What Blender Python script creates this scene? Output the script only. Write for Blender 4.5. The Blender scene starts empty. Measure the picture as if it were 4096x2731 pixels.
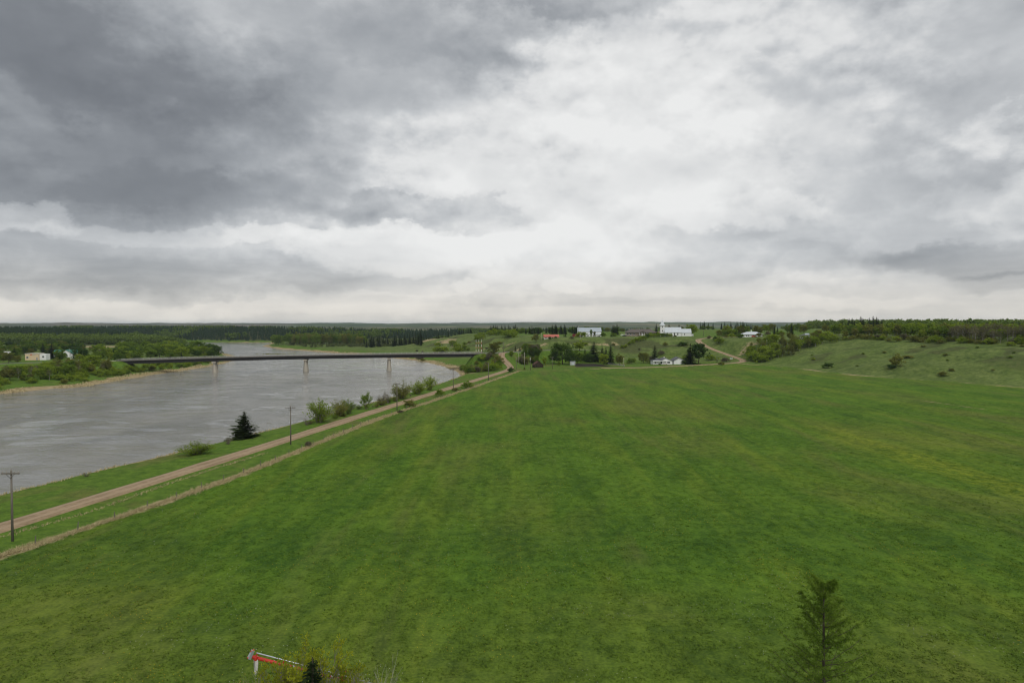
import bpy, math, random
import numpy as np
from mathutils import Vector
random.seed(11)
RNG = np.random.default_rng(11)
R = math.radians
scene = bpy.context.scene
COL = scene.collection

# ------------------------------------------------------------------ camera
CAM_Z = 30.0
PITCH = 1.48
FPX, CXP, CYP = 2731.0, 2048.0, 1365.5          # focal length and centre for a 4096 px wide frame
cam = bpy.data.cameras.new('camera')
cam.sensor_width = 36.0
cam.lens = 24.0
cam.clip_start = 0.5
cam.clip_end = 60000.0
cam_ob = bpy.data.objects.new('camera', cam)
cam_ob.location = (0, 0, CAM_Z)
cam_ob.rotation_euler = (R(90 - PITCH), 0, 0)
COL.objects.link(cam_ob)
scene.camera = cam_ob

def ray(px, py):
    x, u = (px - CXP) / FPX, (CYP - py) / FPX
    s, c = math.sin(R(PITCH)), math.cos(R(PITCH))
    v = Vector((x, c + u * s, -s + u * c))
    return v.normalized()

# ------------------------------------------------------------------ render settings
scene.view_settings.view_transform = 'Standard'
scene.view_settings.look = 'None'
scene.view_settings.exposure = 0.0
scene.view_settings.gamma = 1.0
scene.cycles.use_denoising = True
scene.cycles.filter_width = 1.15
scene.cycles.max_bounces = 6
scene.cycles.diffuse_bounces = 3
scene.cycles.glossy_bounces = 2
scene.cycles.transmission_bounces = 3
scene.cycles.volume_bounces = 1
scene.cycles.transparent_max_bounces = 6

# ------------------------------------------------------------------ node helper
class NT:
    def __init__(self, tree):
        self.t = tree
    def new(self, kind, **kw):
        n = self.t.nodes.new(kind)
        for k, v in kw.items():
            setattr(n, k, v)
        return n
    def put(self, sock, v):
        if v is None:
            return
        if isinstance(v, bpy.types.NodeSocket):
            self.t.links.new(v, sock)
        else:
            sock.default_value = v
    def math(self, op, a, b=None, c=None, clamp=False):
        n = self.new('ShaderNodeMath', operation=op, use_clamp=clamp)
        self.put(n.inputs[0], a); self.put(n.inputs[1], b); self.put(n.inputs[2], c)
        return n.outputs[0]
    def vmath(self, op, a, b=None, scale=None):
        n = self.new('ShaderNodeVectorMath', operation=op)
        self.put(n.inputs[0], a); self.put(n.inputs[1], b)
        if scale is not None:
            self.put(n.inputs['Scale'], scale)
        return n.outputs['Value'] if op in ('LENGTH', 'DOT_PRODUCT') else n.outputs[0]
    def noise(self, vec, scale, detail=4, rough=.55, dist=0.0, out=0):
        n = self.new('ShaderNodeTexNoise')
        self.put(n.inputs['Vector'], vec)
        n.inputs['Scale'].default_value = scale; n.inputs['Detail'].default_value = detail
        n.inputs['Roughness'].default_value = rough; n.inputs['Distortion'].default_value = dist
        return n.outputs[out]
    def ramp(self, v, lo, hi, a=0.0, b=1.0, smooth=True):
        n = self.new('ShaderNodeMapRange', interpolation_type='SMOOTHSTEP' if smooth else 'LINEAR')
        self.put(n.inputs[0], v)
        for i, q in enumerate((lo, hi, a, b)):
            self.put(n.inputs[i + 1], q)
        return n.outputs[0]
    def mix(self, f, a, b, blend='MIX'):
        n = self.new('ShaderNodeMix', data_type='RGBA', blend_type=blend)
        n.clamp_factor = True
        def col(s, v):
            if isinstance(v, (tuple, list)):
                v = tuple(v)[:3] + (1.0,)
            self.put(s, v)
        self.put(n.inputs[0], f); col(n.inputs[6], a); col(n.inputs[7], b)
        return n.outputs[2]
    def scalevec(self, v, s):
        return self.vmath('MULTIPLY', v, s)

# ------------------------------------------------------------------ world: overcast cloud deck over a Nishita sky
SUN_EL, SUN_AZ = 50.0, 152.0       # azimuth east of the viewing direction (+Y): high behind the viewer, veiled by cloud
def pix2ang(dx, dy):               # 2352 px wide reading of the cloud positions -> azimuth, elevation
    v = ray(dx * 1.74149, dy * 1.74149)
    return math.degrees(math.atan2(v.x, v.y)), math.degrees(math.asin(v.z))

world = bpy.data.worlds.new('World')
scene.world = world
world.use_nodes = True
wt = world.node_tree
wt.nodes.clear()
w = NT(wt)
tc = w.new('ShaderNodeTexCoord')
gen = tc.outputs['Generated']
sep = w.new('ShaderNodeSeparateXYZ'); w.put(sep.inputs[0], gen)
dx_, dy_, dz_ = sep.outputs
zpos = w.math('MAXIMUM', dz_, 0.0)
# perspective of a flat cloud deck
den = w.math('ADD', zpos, 0.16)
comb = w.new('ShaderNodeCombineXYZ')
w.put(comb.inputs[0], w.math('DIVIDE', dx_, den)); w.put(comb.inputs[1], w.math('DIVIDE', dy_, den)); w.put(comb.inputs[2], 0.37)
deck = comb.outputs[0]
stretch = w.vmath('MULTIPLY', gen, (1.0, 1.0, 2.6))
nA = w.noise(stretch, 2.6, 7, .56, 0.0, 1)          # colour output: three independent noises for warping
round_ = w.vmath('MULTIPLY', gen, (1.0, 1.0, 1.5))
nB = w.noise(round_, 9.0, 7, .62, 0.0, 1)
sA = w.new('ShaderNodeSeparateXYZ'); w.put(sA.inputs[0], nA)
sB = w.new('ShaderNodeSeparateXYZ'); w.put(sB.inputs[0], nB)
az = w.math('MULTIPLY', w.math('ARCTAN2', dx_, dy_), 57.29578)
el = w.math('MULTIPLY', w.math('ARCSINE', dz_), 57.29578)
elk = w.ramp(el, 0.0, 18.0, 0.25, 1.0)               # less warping of the far, flat looking deck near the horizon
def warp(c, a, b, ka, kb):
    o = w.math('MULTIPLY_ADD', w.math('SUBTRACT', a, .5), ka, w.math('MULTIPLY', w.math('SUBTRACT', b, .5), kb))
    return w.math('MULTIPLY_ADD', o, elk, c)
azw = warp(az, sA.outputs[0], sB.outputs[0], 15.0, 15.0)
elw = warp(el, sA.outputs[1], sB.outputs[1], 8.0, 11.0)
# (x, y, rx, ry in 2352 px units, change of brightness, softness 0 hard .. 1 soft)
CLOUDS = [
    (2250, 280, 620, 420, -.075, 1.2), (-100, 250, 1100, 380, -.285, 1.15), (330, 360, 640, 170, -.07, .9), (540, 440, 400, 66, -.08, 1.1), (640, 110, 760, 230, -.14, .95), (150, 40, 700, 190, -.07, .95), (60, 300, 500, 160, -.03, .9),
    (1060, 60, 400, 120, -.09, .9), (1310, 5, 240, 84, -.14, .85), (930, 280, 260, 150, -.03, .95), (1000, 500, 240, 40, -.15, .85), (620, 300, 300, 90, .03, .9),
    (-30, 488, 240, 40, .16, .8), (400, 536, 380, 24, .10, .9), (700, 552, 200, 20, .08, .9),
    (150, 610, 460, 56, -.10, 1.2), (560, 632, 380, 52, -.12, 1.2), (230, 660, 600, 30, -.11, 1.2), (900, 655, 300, 20, -.06, .85),
    (1330, 390, 440, 270, .15, .95), (1580, 150, 440, 210, .07, .95), (1020, 420, 230, 70, .07, .9), (1650, 380, 380, 130, .10, .95),
    (930, 580, 260, 50, .17, .75), (1180, 570, 330, 60, .10, .9), (1150, 690, 900, 60, .06, .9),
    (2150, 60, 400, 120, -.04, .95), (2300, 230, 380, 100, -.06, .9), (2020, 430, 380, 60, -.06, .95), (2330, 330, 220, 50, .08, .8),
    (2290, 460, 210, 50, .09, .8), (1990, 550, 260, 55, -.05, .9), (2260, 588, 270, 42, -.14, .8), (2360, 635, 180, 28, -.10, .85),
    (1620, 478, 110, 60, .07, .8), (1745, 512, 110, 36, .07, .8), (1600, 560, 190, 28, -.09, .9), (1780, 610, 420, 34, -.06, .9),
    (1063, 660, 42, 15, .12, .8), (1300, 657, 60, 16, .11, .8), (1280, 692, 500, 14, -.05, .9),
    (1900, 690, 320, 14, .05, .9), (300, 705, 560, 20, .06, .9),
]
total = None
for (bx_, by_, brx, bry, amp, soft) in CLOUDS:
    a0, e0 = pix2ang(bx_, by_)
    a1, _ = pix2ang(bx_ + brx, by_); a2, _ = pix2ang(bx_ - brx, by_)
    _, e1 = pix2ang(bx_, by_ - bry); _, e2 = pix2ang(bx_, by_ + bry)
    rx, ry = abs(a1 - a2) / 2, abs(e1 - e2) / 2
    p = w.math('MULTIPLY_ADD', azw, 1 / rx, -a0 / rx)
    q = w.math('MULTIPLY_ADD', elw, 1 / ry, -e0 / ry)
    r2 = w.math('MULTIPLY_ADD', p, p, w.math('MULTIPLY', q, q))
    f = w.ramp(r2, 1.45, 1.45 * (1 - soft * .80), 0.0, amp)
    total = f if total is None else w.math('ADD', total, f)
# billows: how much denser the cloud is here than a little higher up, so puffs are pale on top and grey below
def puff(vec, scale, step, detail, rough, dist):
    a = w.noise(vec, scale, detail, rough, dist)
    c = w.noise(w.vmath('ADD', vec, (0, 0, step)), scale, detail, rough, dist)
    return a, w.math('SUBTRACT', a, c)
fine = w.noise(deck, 1.15, 8, .58, 0.35)
f1, p1 = puff(round_, 5.0, .05, 7, .52, .1)
f2, p2 = puff(round_, 13.0, .022, 6, .52, .1)
streak = w.noise(w.vmath('MULTIPLY', gen, (5.0, 5.0, 46.0)), 1.0, 6, .62, .4)
tex = w.math('MULTIPLY', w.math('SUBTRACT', fine, .5), .13)
tex = w.math('MULTIPLY_ADD', w.math('SUBTRACT', f1, .5), .16, tex)
tex = w.math('MULTIPLY_ADD', p1, .78, tex)
tex = w.math('MULTIPLY_ADD', w.math('MULTIPLY', p2, w.ramp(f1, .40, .58)), .95, tex)
tex = w.math('MULTIPLY', tex, w.math('MULTIPLY', w.ramp(el, 0.5, 13.0, .42, 1.0), w.ramp(total, -.35, .05, .30, 1.0)))
tex = w.math('MULTIPLY_ADD', w.math('SUBTRACT', streak, .5), w.ramp(el, 12.0, 2.0, .03, .22), tex)
bright = w.math('ADD', w.math('ADD', 0.645, total), tex)
bright = w.math('MINIMUM', w.math('MAXIMUM', bright, .06), .97)
cr = w.new('ShaderNodeValToRGB')
w.put(cr.inputs[0], bright)
ce = cr.color_ramp.elements
ce[0].position = .06; ce[0].color = (.165, .178, .198, 1)
ce[1].position = .97; ce[1].color = (.86, .865, .86, 1)
for pos, c in ((.22, (.225, .241, .263, 1)), (.36, (.350, .370, .395, 1)), (.58, (.57, .588, .605, 1)), (.74, (.74, .748, .75, 1))):
    e = ce.new(pos); e.color = c
warm = w.mix(w.ramp(el, 6.0, 0.3, 0.0, .9), (1, 1, 1), (1.06, 1.0, .915))
cloudcol = w.mix(1.0, cr.outputs[0], warm, 'MULTIPLY')
sky = w.new('ShaderNodeTexSky', sky_type='NISHITA', sun_disc=False)
sky.sun_elevation = R(SUN_EL); sky.sun_rotation = R(SUN_AZ)
bg1 = w.new('ShaderNodeBackground'); w.put(bg1.inputs[0], sky.outputs[0]); bg1.inputs[1].default_value = .06
bg2 = w.new('ShaderNodeBackground'); w.put(bg2.inputs[0], cloudcol); bg2.inputs[1].default_value = 1.0
mixw = w.new('ShaderNodeMixShader'); mixw.inputs[0].default_value = .96
wt.links.new(bg1.outputs[0], mixw.inputs[1]); wt.links.new(bg2.outputs[0], mixw.inputs[2])
wo = w.new('ShaderNodeOutputWorld'); wt.links.new(mixw.outputs[0], wo.inputs[0])
world.cycles.sampling_method = 'MANUAL'
world.cycles.sample_map_resolution = 512

# ------------------------------------------------------------------ sun behind the clouds
sun = bpy.data.lights.new('sun', 'SUN')
sun.energy = 1.5
sun.angle = R(18)
sun.color = (1.0, .96, .89)
sun_ob = bpy.data.objects.new('sun', sun)
sun_ob.rotation_euler = (R(90 - SUN_EL), 0, R(180 - SUN_AZ))
sun_ob.location = (0, 0, 300)
COL.objects.link(sun_ob)

# ------------------------------------------------------------------ mesh helpers
def mesh_np(name, V, F, mat=None, smooth=False, attrs=None):
    V = np.asarray(V, dtype=np.float32).reshape(-1, 3)
    F = np.asarray(F, dtype=np.int32)
    me = bpy.data.meshes.new(name)
    me.vertices.add(len(V)); me.vertices.foreach_set('co', V.ravel())
    n, k = F.shape
    me.loops.add(n * k); me.loops.foreach_set('vertex_index', F.ravel())
    me.polygons.add(n); me.polygons.foreach_set('loop_start', np.arange(0, n * k, k, dtype=np.int32))
    me.update(calc_edges=True)
    if smooth:
        me.polygons.foreach_set('use_smooth', np.ones(n, dtype=bool))
    if attrs:
        for an, arr in attrs.items():
            a = me.attributes.new(an, 'FLOAT_COLOR', 'POINT')
            a.data.foreach_set('color', np.asarray(arr, dtype=np.float32).ravel())
    if mat:
        me.materials.append(mat)
    return me

def link(name, me, parent=None, loc=None):
    o = bpy.data.objects.new(name, me)
    COL.objects.link(o)
    if parent is not None:
        o.parent = parent
    if loc is not None:
        o.location = loc
    return o

def tag(o, label=None, cat=None, group=None, kind=None):
    if label: o['label'] = label
    if cat: o['category'] = cat
    if group: o['group'] = group
    if kind: o['kind'] = kind
    return o

def empty(name, loc, rz=0.0, label=None, cat=None, group=None, scale=None):
    o = bpy.data.objects.new(name, None)
    o.empty_display_size = .5
    COL.objects.link(o)
    o.location = loc; o.rotation_euler = (0, 0, rz)
    if scale is not None:
        o.scale = scale
    return tag(o, label, cat, group)

class MB:
    """collects simple solids and links them as one mesh"""
    def __init__(self):
        self.v, self.f = [], []
    def add(self, vs, fs):
        b = len(self.v)
        self.v += [tuple(p) for p in vs]
        self.f += [tuple(i + b for i in f) for f in fs]
        return self
    def box(self, x0, x1, y0, y1, z0, z1):
        vs = [(x0, y0, z0), (x1, y0, z0), (x1, y1, z0), (x0, y1, z0), (x0, y0, z1), (x1, y0, z1), (x1, y1, z1), (x0, y1, z1)]
        return self.add(vs, [(0, 3, 2, 1), (4, 5, 6, 7), (0, 1, 5, 4), (1, 2, 6, 5), (2, 3, 7, 6), (3, 0, 4, 7)])
    def hexa(self, bot, top):
        return self.add(list(bot) + list(top), [(0, 3, 2, 1), (4, 5, 6, 7), (0, 1, 5, 4), (1, 2, 6, 5), (2, 3, 7, 6), (3, 0, 4, 7)])
    def tube(self, p0, p1, r0, r1=None, n=8):
        r1 = r0 if r1 is None else r1
        p0, p1 = Vector(p0), Vector(p1)
        d = (p1 - p0).normalized()
        a = d.orthogonal().normalized(); b = d.cross(a)
        ring = lambda p, r: [p + (a * math.cos(6.28318 * i / n) + b * math.sin(6.28318 * i / n)) * r for i in range(n)]
        fs = [(i, (i + 1) % n, n + (i + 1) % n, n + i) for i in range(n)]
        fs += [tuple(range(n - 1, -1, -1)), tuple(range(n, 2 * n))]
        return self.add(ring(p0, r0) + ring(p1, r1), fs)
    def prism_x(self, prof, x0, x1):          # profile in (y, z)
        n = len(prof)
        vs = [(x0, y, z) for y, z in prof] + [(x1, y, z) for y, z in prof]
        fs = [(i, (i + 1) % n, n + (i + 1) % n, n + i) for i in range(n)] + [tuple(range(n - 1, -1, -1)), tuple(range(n, 2 * n))]
        return self.add(vs, fs)
    def prism_y(self, prof, y0, y1):          # profile in (x, z)
        n = len(prof)
        vs = [(x, y0, z) for x, z in prof] + [(x, y1, z) for x, z in prof]
        fs = [(i, (i + 1) % n, n + (i + 1) % n, n + i) for i in range(n)] + [tuple(range(n - 1, -1, -1)), tuple(range(n, 2 * n))]
        return self.add(vs, fs)
    def mesh(self, name, mat, smooth=False):
        me = bpy.data.meshes.new(name)
        me.from_pydata(self.v, [], self.f)
        if smooth:
            me.polygons.foreach_set('use_smooth', [True] * len(me.polygons))
        me.materials.append(mat)
        import bmesh
        bm = bmesh.new(); bm.from_mesh(me); bmesh.ops.recalc_face_normals(bm, faces=bm.faces); bm.to_mesh(me); bm.free()
        return me
    def build(self, name, mat, parent=None, smooth=False):
        return link(name, self.mesh(name, mat, smooth), parent)

# ------------------------------------------------------------------ materials
def material(name, build, rough=.9, spec=.2):
    m = bpy.data.materials.new(name)
    m.use_nodes = True
    t = m.node_tree
    n = NT(t)
    bs = t.nodes['Principled BSDF']
    bs.inputs['Roughness'].default_value = rough
    bs.inputs['Specular IOR Level'].default_value = spec
    build(n, bs)
    return m

def plain(name, c, rough=.8, var=.18, scale=1.5, spec=.25, metal=0.0, streak=False):
    def b(n, bs):
        tcn = n.new('ShaderNodeTexCoord')
        v = tcn.outputs['Object']
        if streak:
            v = n.vmath('MULTIPLY', v, (1, 1, .15))
        f = n.noise(v, scale, 6, .6)
        g = n.noise(v, scale * 9, 4, .6)
        lo = tuple(q * (1 - var) for q in c); hi = tuple(min(1, q * (1 + var)) for q in c)
        k = n.math('MULTIPLY_ADD', g, .35, n.math('MULTIPLY', f, .65))
        n.put(bs.inputs['Base Color'], n.mix(n.ramp(k, .3, .7), lo, hi))
        bs.inputs['Metallic'].default_value = metal
    return material(name, b, rough, spec)

def leaf_mat(name, dark, light, transl=.3, hue=.0):
    m = bpy.data.materials.new(name)
    m.use_nodes = True
    t = m.node_tree
    t.nodes.clear()
    n = NT(t)
    oi = n.new('ShaderNodeObjectInfo')
    geo = n.new('ShaderNodeNewGeometry')
    f = n.noise(geo.outputs['Position'], .55, 4, .6)
    g = n.math('ADD', n.math('MULTIPLY', geo.outputs['Random Per Island'], .35), n.math('MULTIPLY_ADD', oi.outputs['Random'], .42, n.math('MULTIPLY', n.ramp(f, .3, .7), .38)))
    c = n.mix(n.ramp(g, .2, .95, smooth=False), dark, light)
    d = n.new('ShaderNodeBsdfDiffuse'); n.put(d.inputs[0], c)
    tr = n.new('ShaderNodeBsdfTranslucent'); n.put(tr.inputs[0], n.mix(1.0, c, (1.15, 1.25, .6), 'MULTIPLY'))
    mx = n.new('ShaderNodeMixShader'); mx.inputs[0].default_value = transl
    t.links.new(d.outputs[0], mx.inputs[1]); t.links.new(tr.outputs[0], mx.inputs[2])
    o = n.new('ShaderNodeOutputMaterial'); t.links.new(mx.outputs[0], o.inputs[0])
    return m

def grass_color(n, pos):
    """crop colour by place: deep green, bright green and olive patches, streaked along the drilling direction"""
    big = n.noise(n.vmath('MULTIPLY', pos, (.030, .013, .0)), 1.0, 5, .6, .6)
    mid = n.noise(n.vmath('MULTIPLY', pos, (.12, .06, .0)), 1.0, 6, .62, .8)
    sml = n.noise(n.vmath('MULTIPLY', pos, (1.0, .7, .3)), .7, 5, .65)
    fin = n.noise(pos, 3.2, 4, .6)
    row = n.noise(n.vmath('MULTIPLY', pos, (.55, .012, .0)), 1.0, 4, .6)
    stre = n.noise(n.vmath('MULTIPLY', pos, (.10, .009, .0)), 1.0, 5, .6, .5)
    k = n.math('ADD', n.math('MULTIPLY', mid, .26), n.math('ADD', n.math('MULTIPLY', sml, .32), n.math('ADD', n.math('MULTIPLY', fin, .31), n.math('MULTIPLY', row, .11))))
    t = n.ramp(k, .39, .61)
    c = n.mix(t, (.034, .078, .010), (.098, .178, .018))
    c = n.mix(n.math('MULTIPLY', n.ramp(big, .46, .66), .7), c, n.mix(t, (.066, .084, .020), (.150, .172, .034)))
    sp_ = n.new('ShaderNodeSeparateXYZ'); n.put(sp_.inputs[0], pos)
    dx = n.math('DIVIDE', n.math('ADD', n.math('SUBTRACT', sp_.outputs[0], 91.0), n.math('MULTIPLY', n.math('SUBTRACT', mid, .5), 16.0)), 8.0)
    band = n.math('MULTIPLY', n.ramp(n.math('ABSOLUTE', dx), 1.1, .1), n.math('MULTIPLY', n.ramp(sp_.outputs[1], 215.0, 165.0), n.ramp(sp_.outputs[1], 70.0, 110.0)))
    f = n.math('MAXIMUM', n.math('MULTIPLY', n.ramp(stre, .46, .70), .5), 0.0)
    c = n.mix(f, c, n.mix(t, (.080, .120, .014), (.180, .225, .024)))
    c = n.mix(n.math('MULTIPLY', n.math('MULTIPLY', band, n.ramp(sml, .30, .62)), .42), c, n.mix(t, (.130, .155, .014), (.265, .280, .024)))
    near = n.math('ADD', sp_.outputs[1], n.math('MULTIPLY', n.math('SUBTRACT', big, .5), 40.0))
    c = n.mix(n.math('MULTIPLY', n.ramp(near, 82.0, 58.0), .30), c, n.mix(t, (.068, .082, .019), (.150, .165, .034)))
    lush = n.math('MULTIPLY', n.ramp(near, 78.0, 86.0), n.ramp(near, 112.0, 92.0))
    c = n.mix(n.math('MULTIPLY', lush, .5), c, n.mix(t, (.022, .062, .010), (.070, .140, .016)))
    brn = n.noise(n.vmath('MULTIPLY', pos, (.07, .008, .0)), 1.0, 4, .6, .4)
    c = n.mix(n.math('MULTIPLY', n.ramp(brn, .56, .70), .55), c, n.mix(t, (.075, .082, .024), (.145, .150, .045)))
    dk = n.noise(n.vmath('MULTIPLY', pos, (.05, .032, .0)), 1.0, 6, .70, 1.2)
    c = n.mix(n.math('MULTIPLY', n.ramp(dk, .55, .72), .5), c, n.mix(t, (.018, .050, .009), (.056, .112, .015)))
    return c

def b_ground(n, bs):
    geo = n.new('ShaderNodeNewGeometry')
    pos = geo.outputs['Position']
    a1 = n.new('ShaderNodeAttribute', attribute_name='cov1'); a2 = n.new('ShaderNodeAttribute', attribute_name='cov2'); a3 = n.new('ShaderNodeAttribute', attribute_name='cov3')
    s1, s2, s3 = (n.new('ShaderNodeSeparateColor') for _ in range(3))
    for s, a in ((s1, a1), (s2, a2), (s3, a3)):
        n.put(s.inputs[0], a.outputs['Color'])
    n1 = n.noise(pos, .45, 6, .62)
    n2 = n.noise(pos, .055, 6, .62, .5)
    n3 = n.noise(pos, .016, 5, .6, .5)
    n4 = n.noise(pos, 2.6, 4, .6)
    n5 = n.noise(pos, .13, 5, .7, .4)
    k = n.math('ADD', n.math('MULTIPLY', n1, .55), n.math('MULTIPLY', n4, .45))
    verge = n.mix(n.ramp(k, .35, .65), (.048, .096, .014), (.112, .185, .025))
    verge = n.mix(n.ramp(n2, .48, .68), verge, n.mix(n.ramp(k, .35, .65), (.075, .090, .025), (.145, .155, .042)))
    kh = n.math('ADD', n.math('MULTIPLY', n1, .42), n.math('ADD', n.math('MULTIPLY', n4, .23), n.math('MULTIPLY', n5, .35)))
    hill = n.mix(n.ramp(kh, .38, .62), (.062, .094, .025), (.152, .192, .056))
    hill = n.mix(n.math('MULTIPLY', n.ramp(n2, .42, .60), .85), hill, n.mix(n.ramp(kh, .38, .62), (.048, .076, .020), (.112, .155, .038)))
    hill = n.mix(n.math('MULTIPLY', n.ramp(n3, .5, .66), .7), hill, n.mix(n.ramp(kh, .38, .62), (.066, .105, .023), (.140, .190, .046)))
    def msk(sock, amp=.5, lo=.35, hi=.65):
        return n.ramp(n.math('MULTIPLY_ADD', n.math('SUBTRACT', n.math('MULTIPLY_ADD', n1, .5, n.math('MULTIPLY', n2, .5)), .5), amp * 2, sock), lo, hi)
    c = n.mix(msk(s2.outputs[2]), verge, hill)
    c = n.mix(msk(s1.outputs[0], .15, .4, .6), c, grass_color(n, pos))
    # far farmland
    vor = n.new('ShaderNodeTexVoronoi', distance='CHEBYCHEV')
    n.put(vor.inputs['Vector'], n.vmath('MULTIPLY', pos, (.0011, .0007, 0))); vor.inputs['Scale'].default_value = 1.0
    sv = n.new('ShaderNodeSeparateColor'); n.put(sv.inputs[0], vor.outputs['Color'])
    farm = n.mix(n.ramp(sv.outputs[0], .25, .5), (.10, .13, .055), n.mix(n.ramp(sv.outputs[1], .4, .6), (.17, .16, .09), (.17, .14, .12)))
    fw = n.noise(n.vmath('MULTIPLY', pos, (.0016, .0045, 0)), 1.0, 7, .66, .6)
    farm = n.mix(n.ramp(fw, .47, .51), farm, n.mix(n1, (.016, .034, .020), (.038, .062, .03)))
    c = n.mix(s3.outputs[0], c, farm)
    c = n.mix(msk(s1.outputs[1], .55), c, n.mix(n.ramp(k, .3, .7), (.20, .155, .085), (.40, .32, .185)))
    c = n.mix(msk(s1.outputs[2], .6), c, n.mix(n.ramp(k, .35, .65), (.042, .056, .020), (.098, .112, .040)))
    c = n.mix(msk(s2.outputs[1], .2), c, n.mix(k, (.02, .028, .012), (.05, .055, .022)))
    c = n.mix(msk(s2.outputs[0], .08, .42, .58), c, n.mix(k, (.018, .015, .013), (.05, .042, .036)))
    c = n.mix(msk(s3.outputs[1], .2), c, n.mix(k, (.10, .085, .06), (.26, .20, .14)))
    c = n.mix(msk(s3.outputs[2], .25), c, n.mix(k, (.030, .026, .018), (.09, .075, .05)))
    n.put(bs.inputs['Base Color'], c)
    bp = n.new('ShaderNodeBump'); bp.inputs['Strength'].default_value = .55; bp.inputs['Distance'].default_value = .5
    hgt = n.math('ADD', n.math('MULTIPLY', n.noise(pos, 1.1, 5, .65), .8), n.math('MULTIPLY', n.noise(pos, .22, 4, .6), 1.6))
    n.put(bp.inputs['Height'], hgt)
    n.put(bs.inputs['Normal'], bp.outputs[0])
M_GROUND = material('ground_cover', b_ground, 1.0, .05)

def b_gravel(n, bs):
    geo = n.new('ShaderNodeNewGeometry'); pos = geo.outputs['Position']
    at_ = n.new('ShaderNodeAttribute', attribute_name='cov1'); s = n.new('ShaderNodeSeparateColor'); n.put(s.inputs[0], at_.outputs['Color'])
    k = n.math('MULTIPLY_ADD', n.noise(pos, 1.2, 6, .65), .6, n.math('MULTIPLY', n.noise(pos, .12, 4, .6), .4))
    c = n.mix(n.ramp(k, .35, .65), (.205, .148, .090), (.325, .240, .152))
    # wheel tracks: packed and paler, loose darker gravel between them (cov1.R = position across the road)
    across = s.outputs[0]
    tr = n.math('SINE', n.math('MULTIPLY', across, 6.28318 * 2))
    c = n.mix(n.math('MULTIPLY', n.ramp(tr, -.2, .9), .55), c, (.37, .28, .188))
    n.put(bs.inputs['Base Color'], c)
M_GRAVEL = material('gravel', b_gravel, .95, .1)

def b_asphalt(n, bs):
    geo = n.new('ShaderNodeNewGeometry'); pos = geo.outputs['Position']
    k = n.noise(pos, .8, 6, .65)
    n.put(bs.inputs['Base Color'], n.mix(k, (.10, .098, .095), (.19, .18, .17)))
M_ASPHALT = material('worn_asphalt', b_asphalt, .9, .2)

def b_water(n, bs):
    geo = n.new('ShaderNodeNewGeometry'); pos = geo.outputs['Position']
    silt = n.noise(n.vmath('MULTIPLY', pos, (.03, .008, 0)), 1.0, 6, .6, 1.0)
    n.put(bs.inputs['Base Color'], n.mix(n.ramp(silt, .35, .65), (.150, .147, .128), (.225, .218, .192)))
    bs.inputs['IOR'].default_value = 1.33
    wind = n.noise(n.vmath('MULTIPLY', pos, (.030, .045, 0)), 1.0, 7, .7, 1.2)
    n.put(bs.inputs['Roughness'], n.ramp(wind, .42, .58, .02, .20))
    h1 = n.noise(n.vmath('MULTIPLY', pos, (.20, .75, 0)), 1.0, 5, .62, .5)
    h2 = n.noise(n.vmath('MULTIPLY', pos, (.045, .16, 0)), 1.0, 5, .62, 1.0)
    hh = n.math('MULTIPLY_ADD', h1, n.ramp(wind, .42, .58, .15, 1.3), n.math('MULTIPLY', h2, 1.1))
    bp = n.new('ShaderNodeBump'); bp.inputs['Strength'].default_value = .7; bp.inputs['Distance'].default_value = .32
    n.put(bp.inputs['Height'], hh)
    n.put(bs.inputs['Normal'], bp.outputs[0])
M_WATER = material('muddy_river_water', b_water, .15, .5)

def b_grassblade(n, bs):
    geo = n.new('ShaderNodeNewGeometry'); pos = geo.outputs['Position']
    c = grass_color(n, pos)
    c = n.mix(n.math('MULTIPLY_ADD', geo.outputs['Random Per Island'], .45, .15), c, (.115, .190, .022))
    n.put(bs.inputs['Base Color'], c)
M_GRASS = material('grass_blades', b_grassblade, 1.0, .05)
def b_dry(n, bs):
    geo = n.new('ShaderNodeNewGeometry')
    n.put(bs.inputs['Base Color'], n.mix(geo.outputs['Random Per Island'], (.30, .25, .125), (.54, .46, .27)))
M_DRY = material('dry_grass_blades', b_dry, 1.0, .05)

M_BARK = plain('bark', (.085, .070, .055), .95, .35, 3.0, .1)
M_PALEBARK = plain('pale_bark', (.30, .285, .25), .9, .35, 2.0, .1)
M_TWIG = plain('grey_twigs', (.20, .175, .145), .95, .3, 2.0, .1)
L_GREEN = leaf_mat('leaf_mid_green', (0.068, 0.12, 0.02), (0.19, 0.265, 0.042), .5)
L_BRIGHT = leaf_mat('leaf_spring_green', (0.12, 0.185, 0.022), (0.28, 0.34, 0.046), .5)
L_OLIVE = leaf_mat('leaf_olive', (0.105, 0.118, 0.032), (0.24, 0.24, 0.066), .5)
L_DARK = leaf_mat('leaf_dark_green', (0.03, 0.066, 0.017), (0.1, 0.155, 0.034), .5)
L_GREY = leaf_mat('leaf_grey_brown', (0.1, 0.092, 0.064), (0.215, 0.195, 0.135), .48)
L_YELLOW = leaf_mat('leaf_yellow_green', (.14, .17, .015), (.32, .34, .034), .45)
L_SPRUCE = leaf_mat('spruce_needles', (0.018, 0.034, 0.014), (0.062, 0.086, 0.032), .2)
L_FARSPRUCE = leaf_mat('far_spruce_needles', (.010, .022, .013), (.032, .052, .024), .1)
L_LARCH = leaf_mat('larch_needles', (.110, .180, .030), (.230, .310, .060), .5)
M_CONC = plain('pier_concrete', (.42, .385, .32), .9, .15, .6, .2, streak=True)
M_DECK = plain('deck_concrete', (.17, .16, .145), .9, .12, .5)
M_STEEL = plain('dark_weathered_steel', (.022, .020, .021), .7, .3, .6, .3)
M_RAIL = plain('galvanised_rail', (.40, .40, .38), .6, .12, 2.0, .4)
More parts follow.
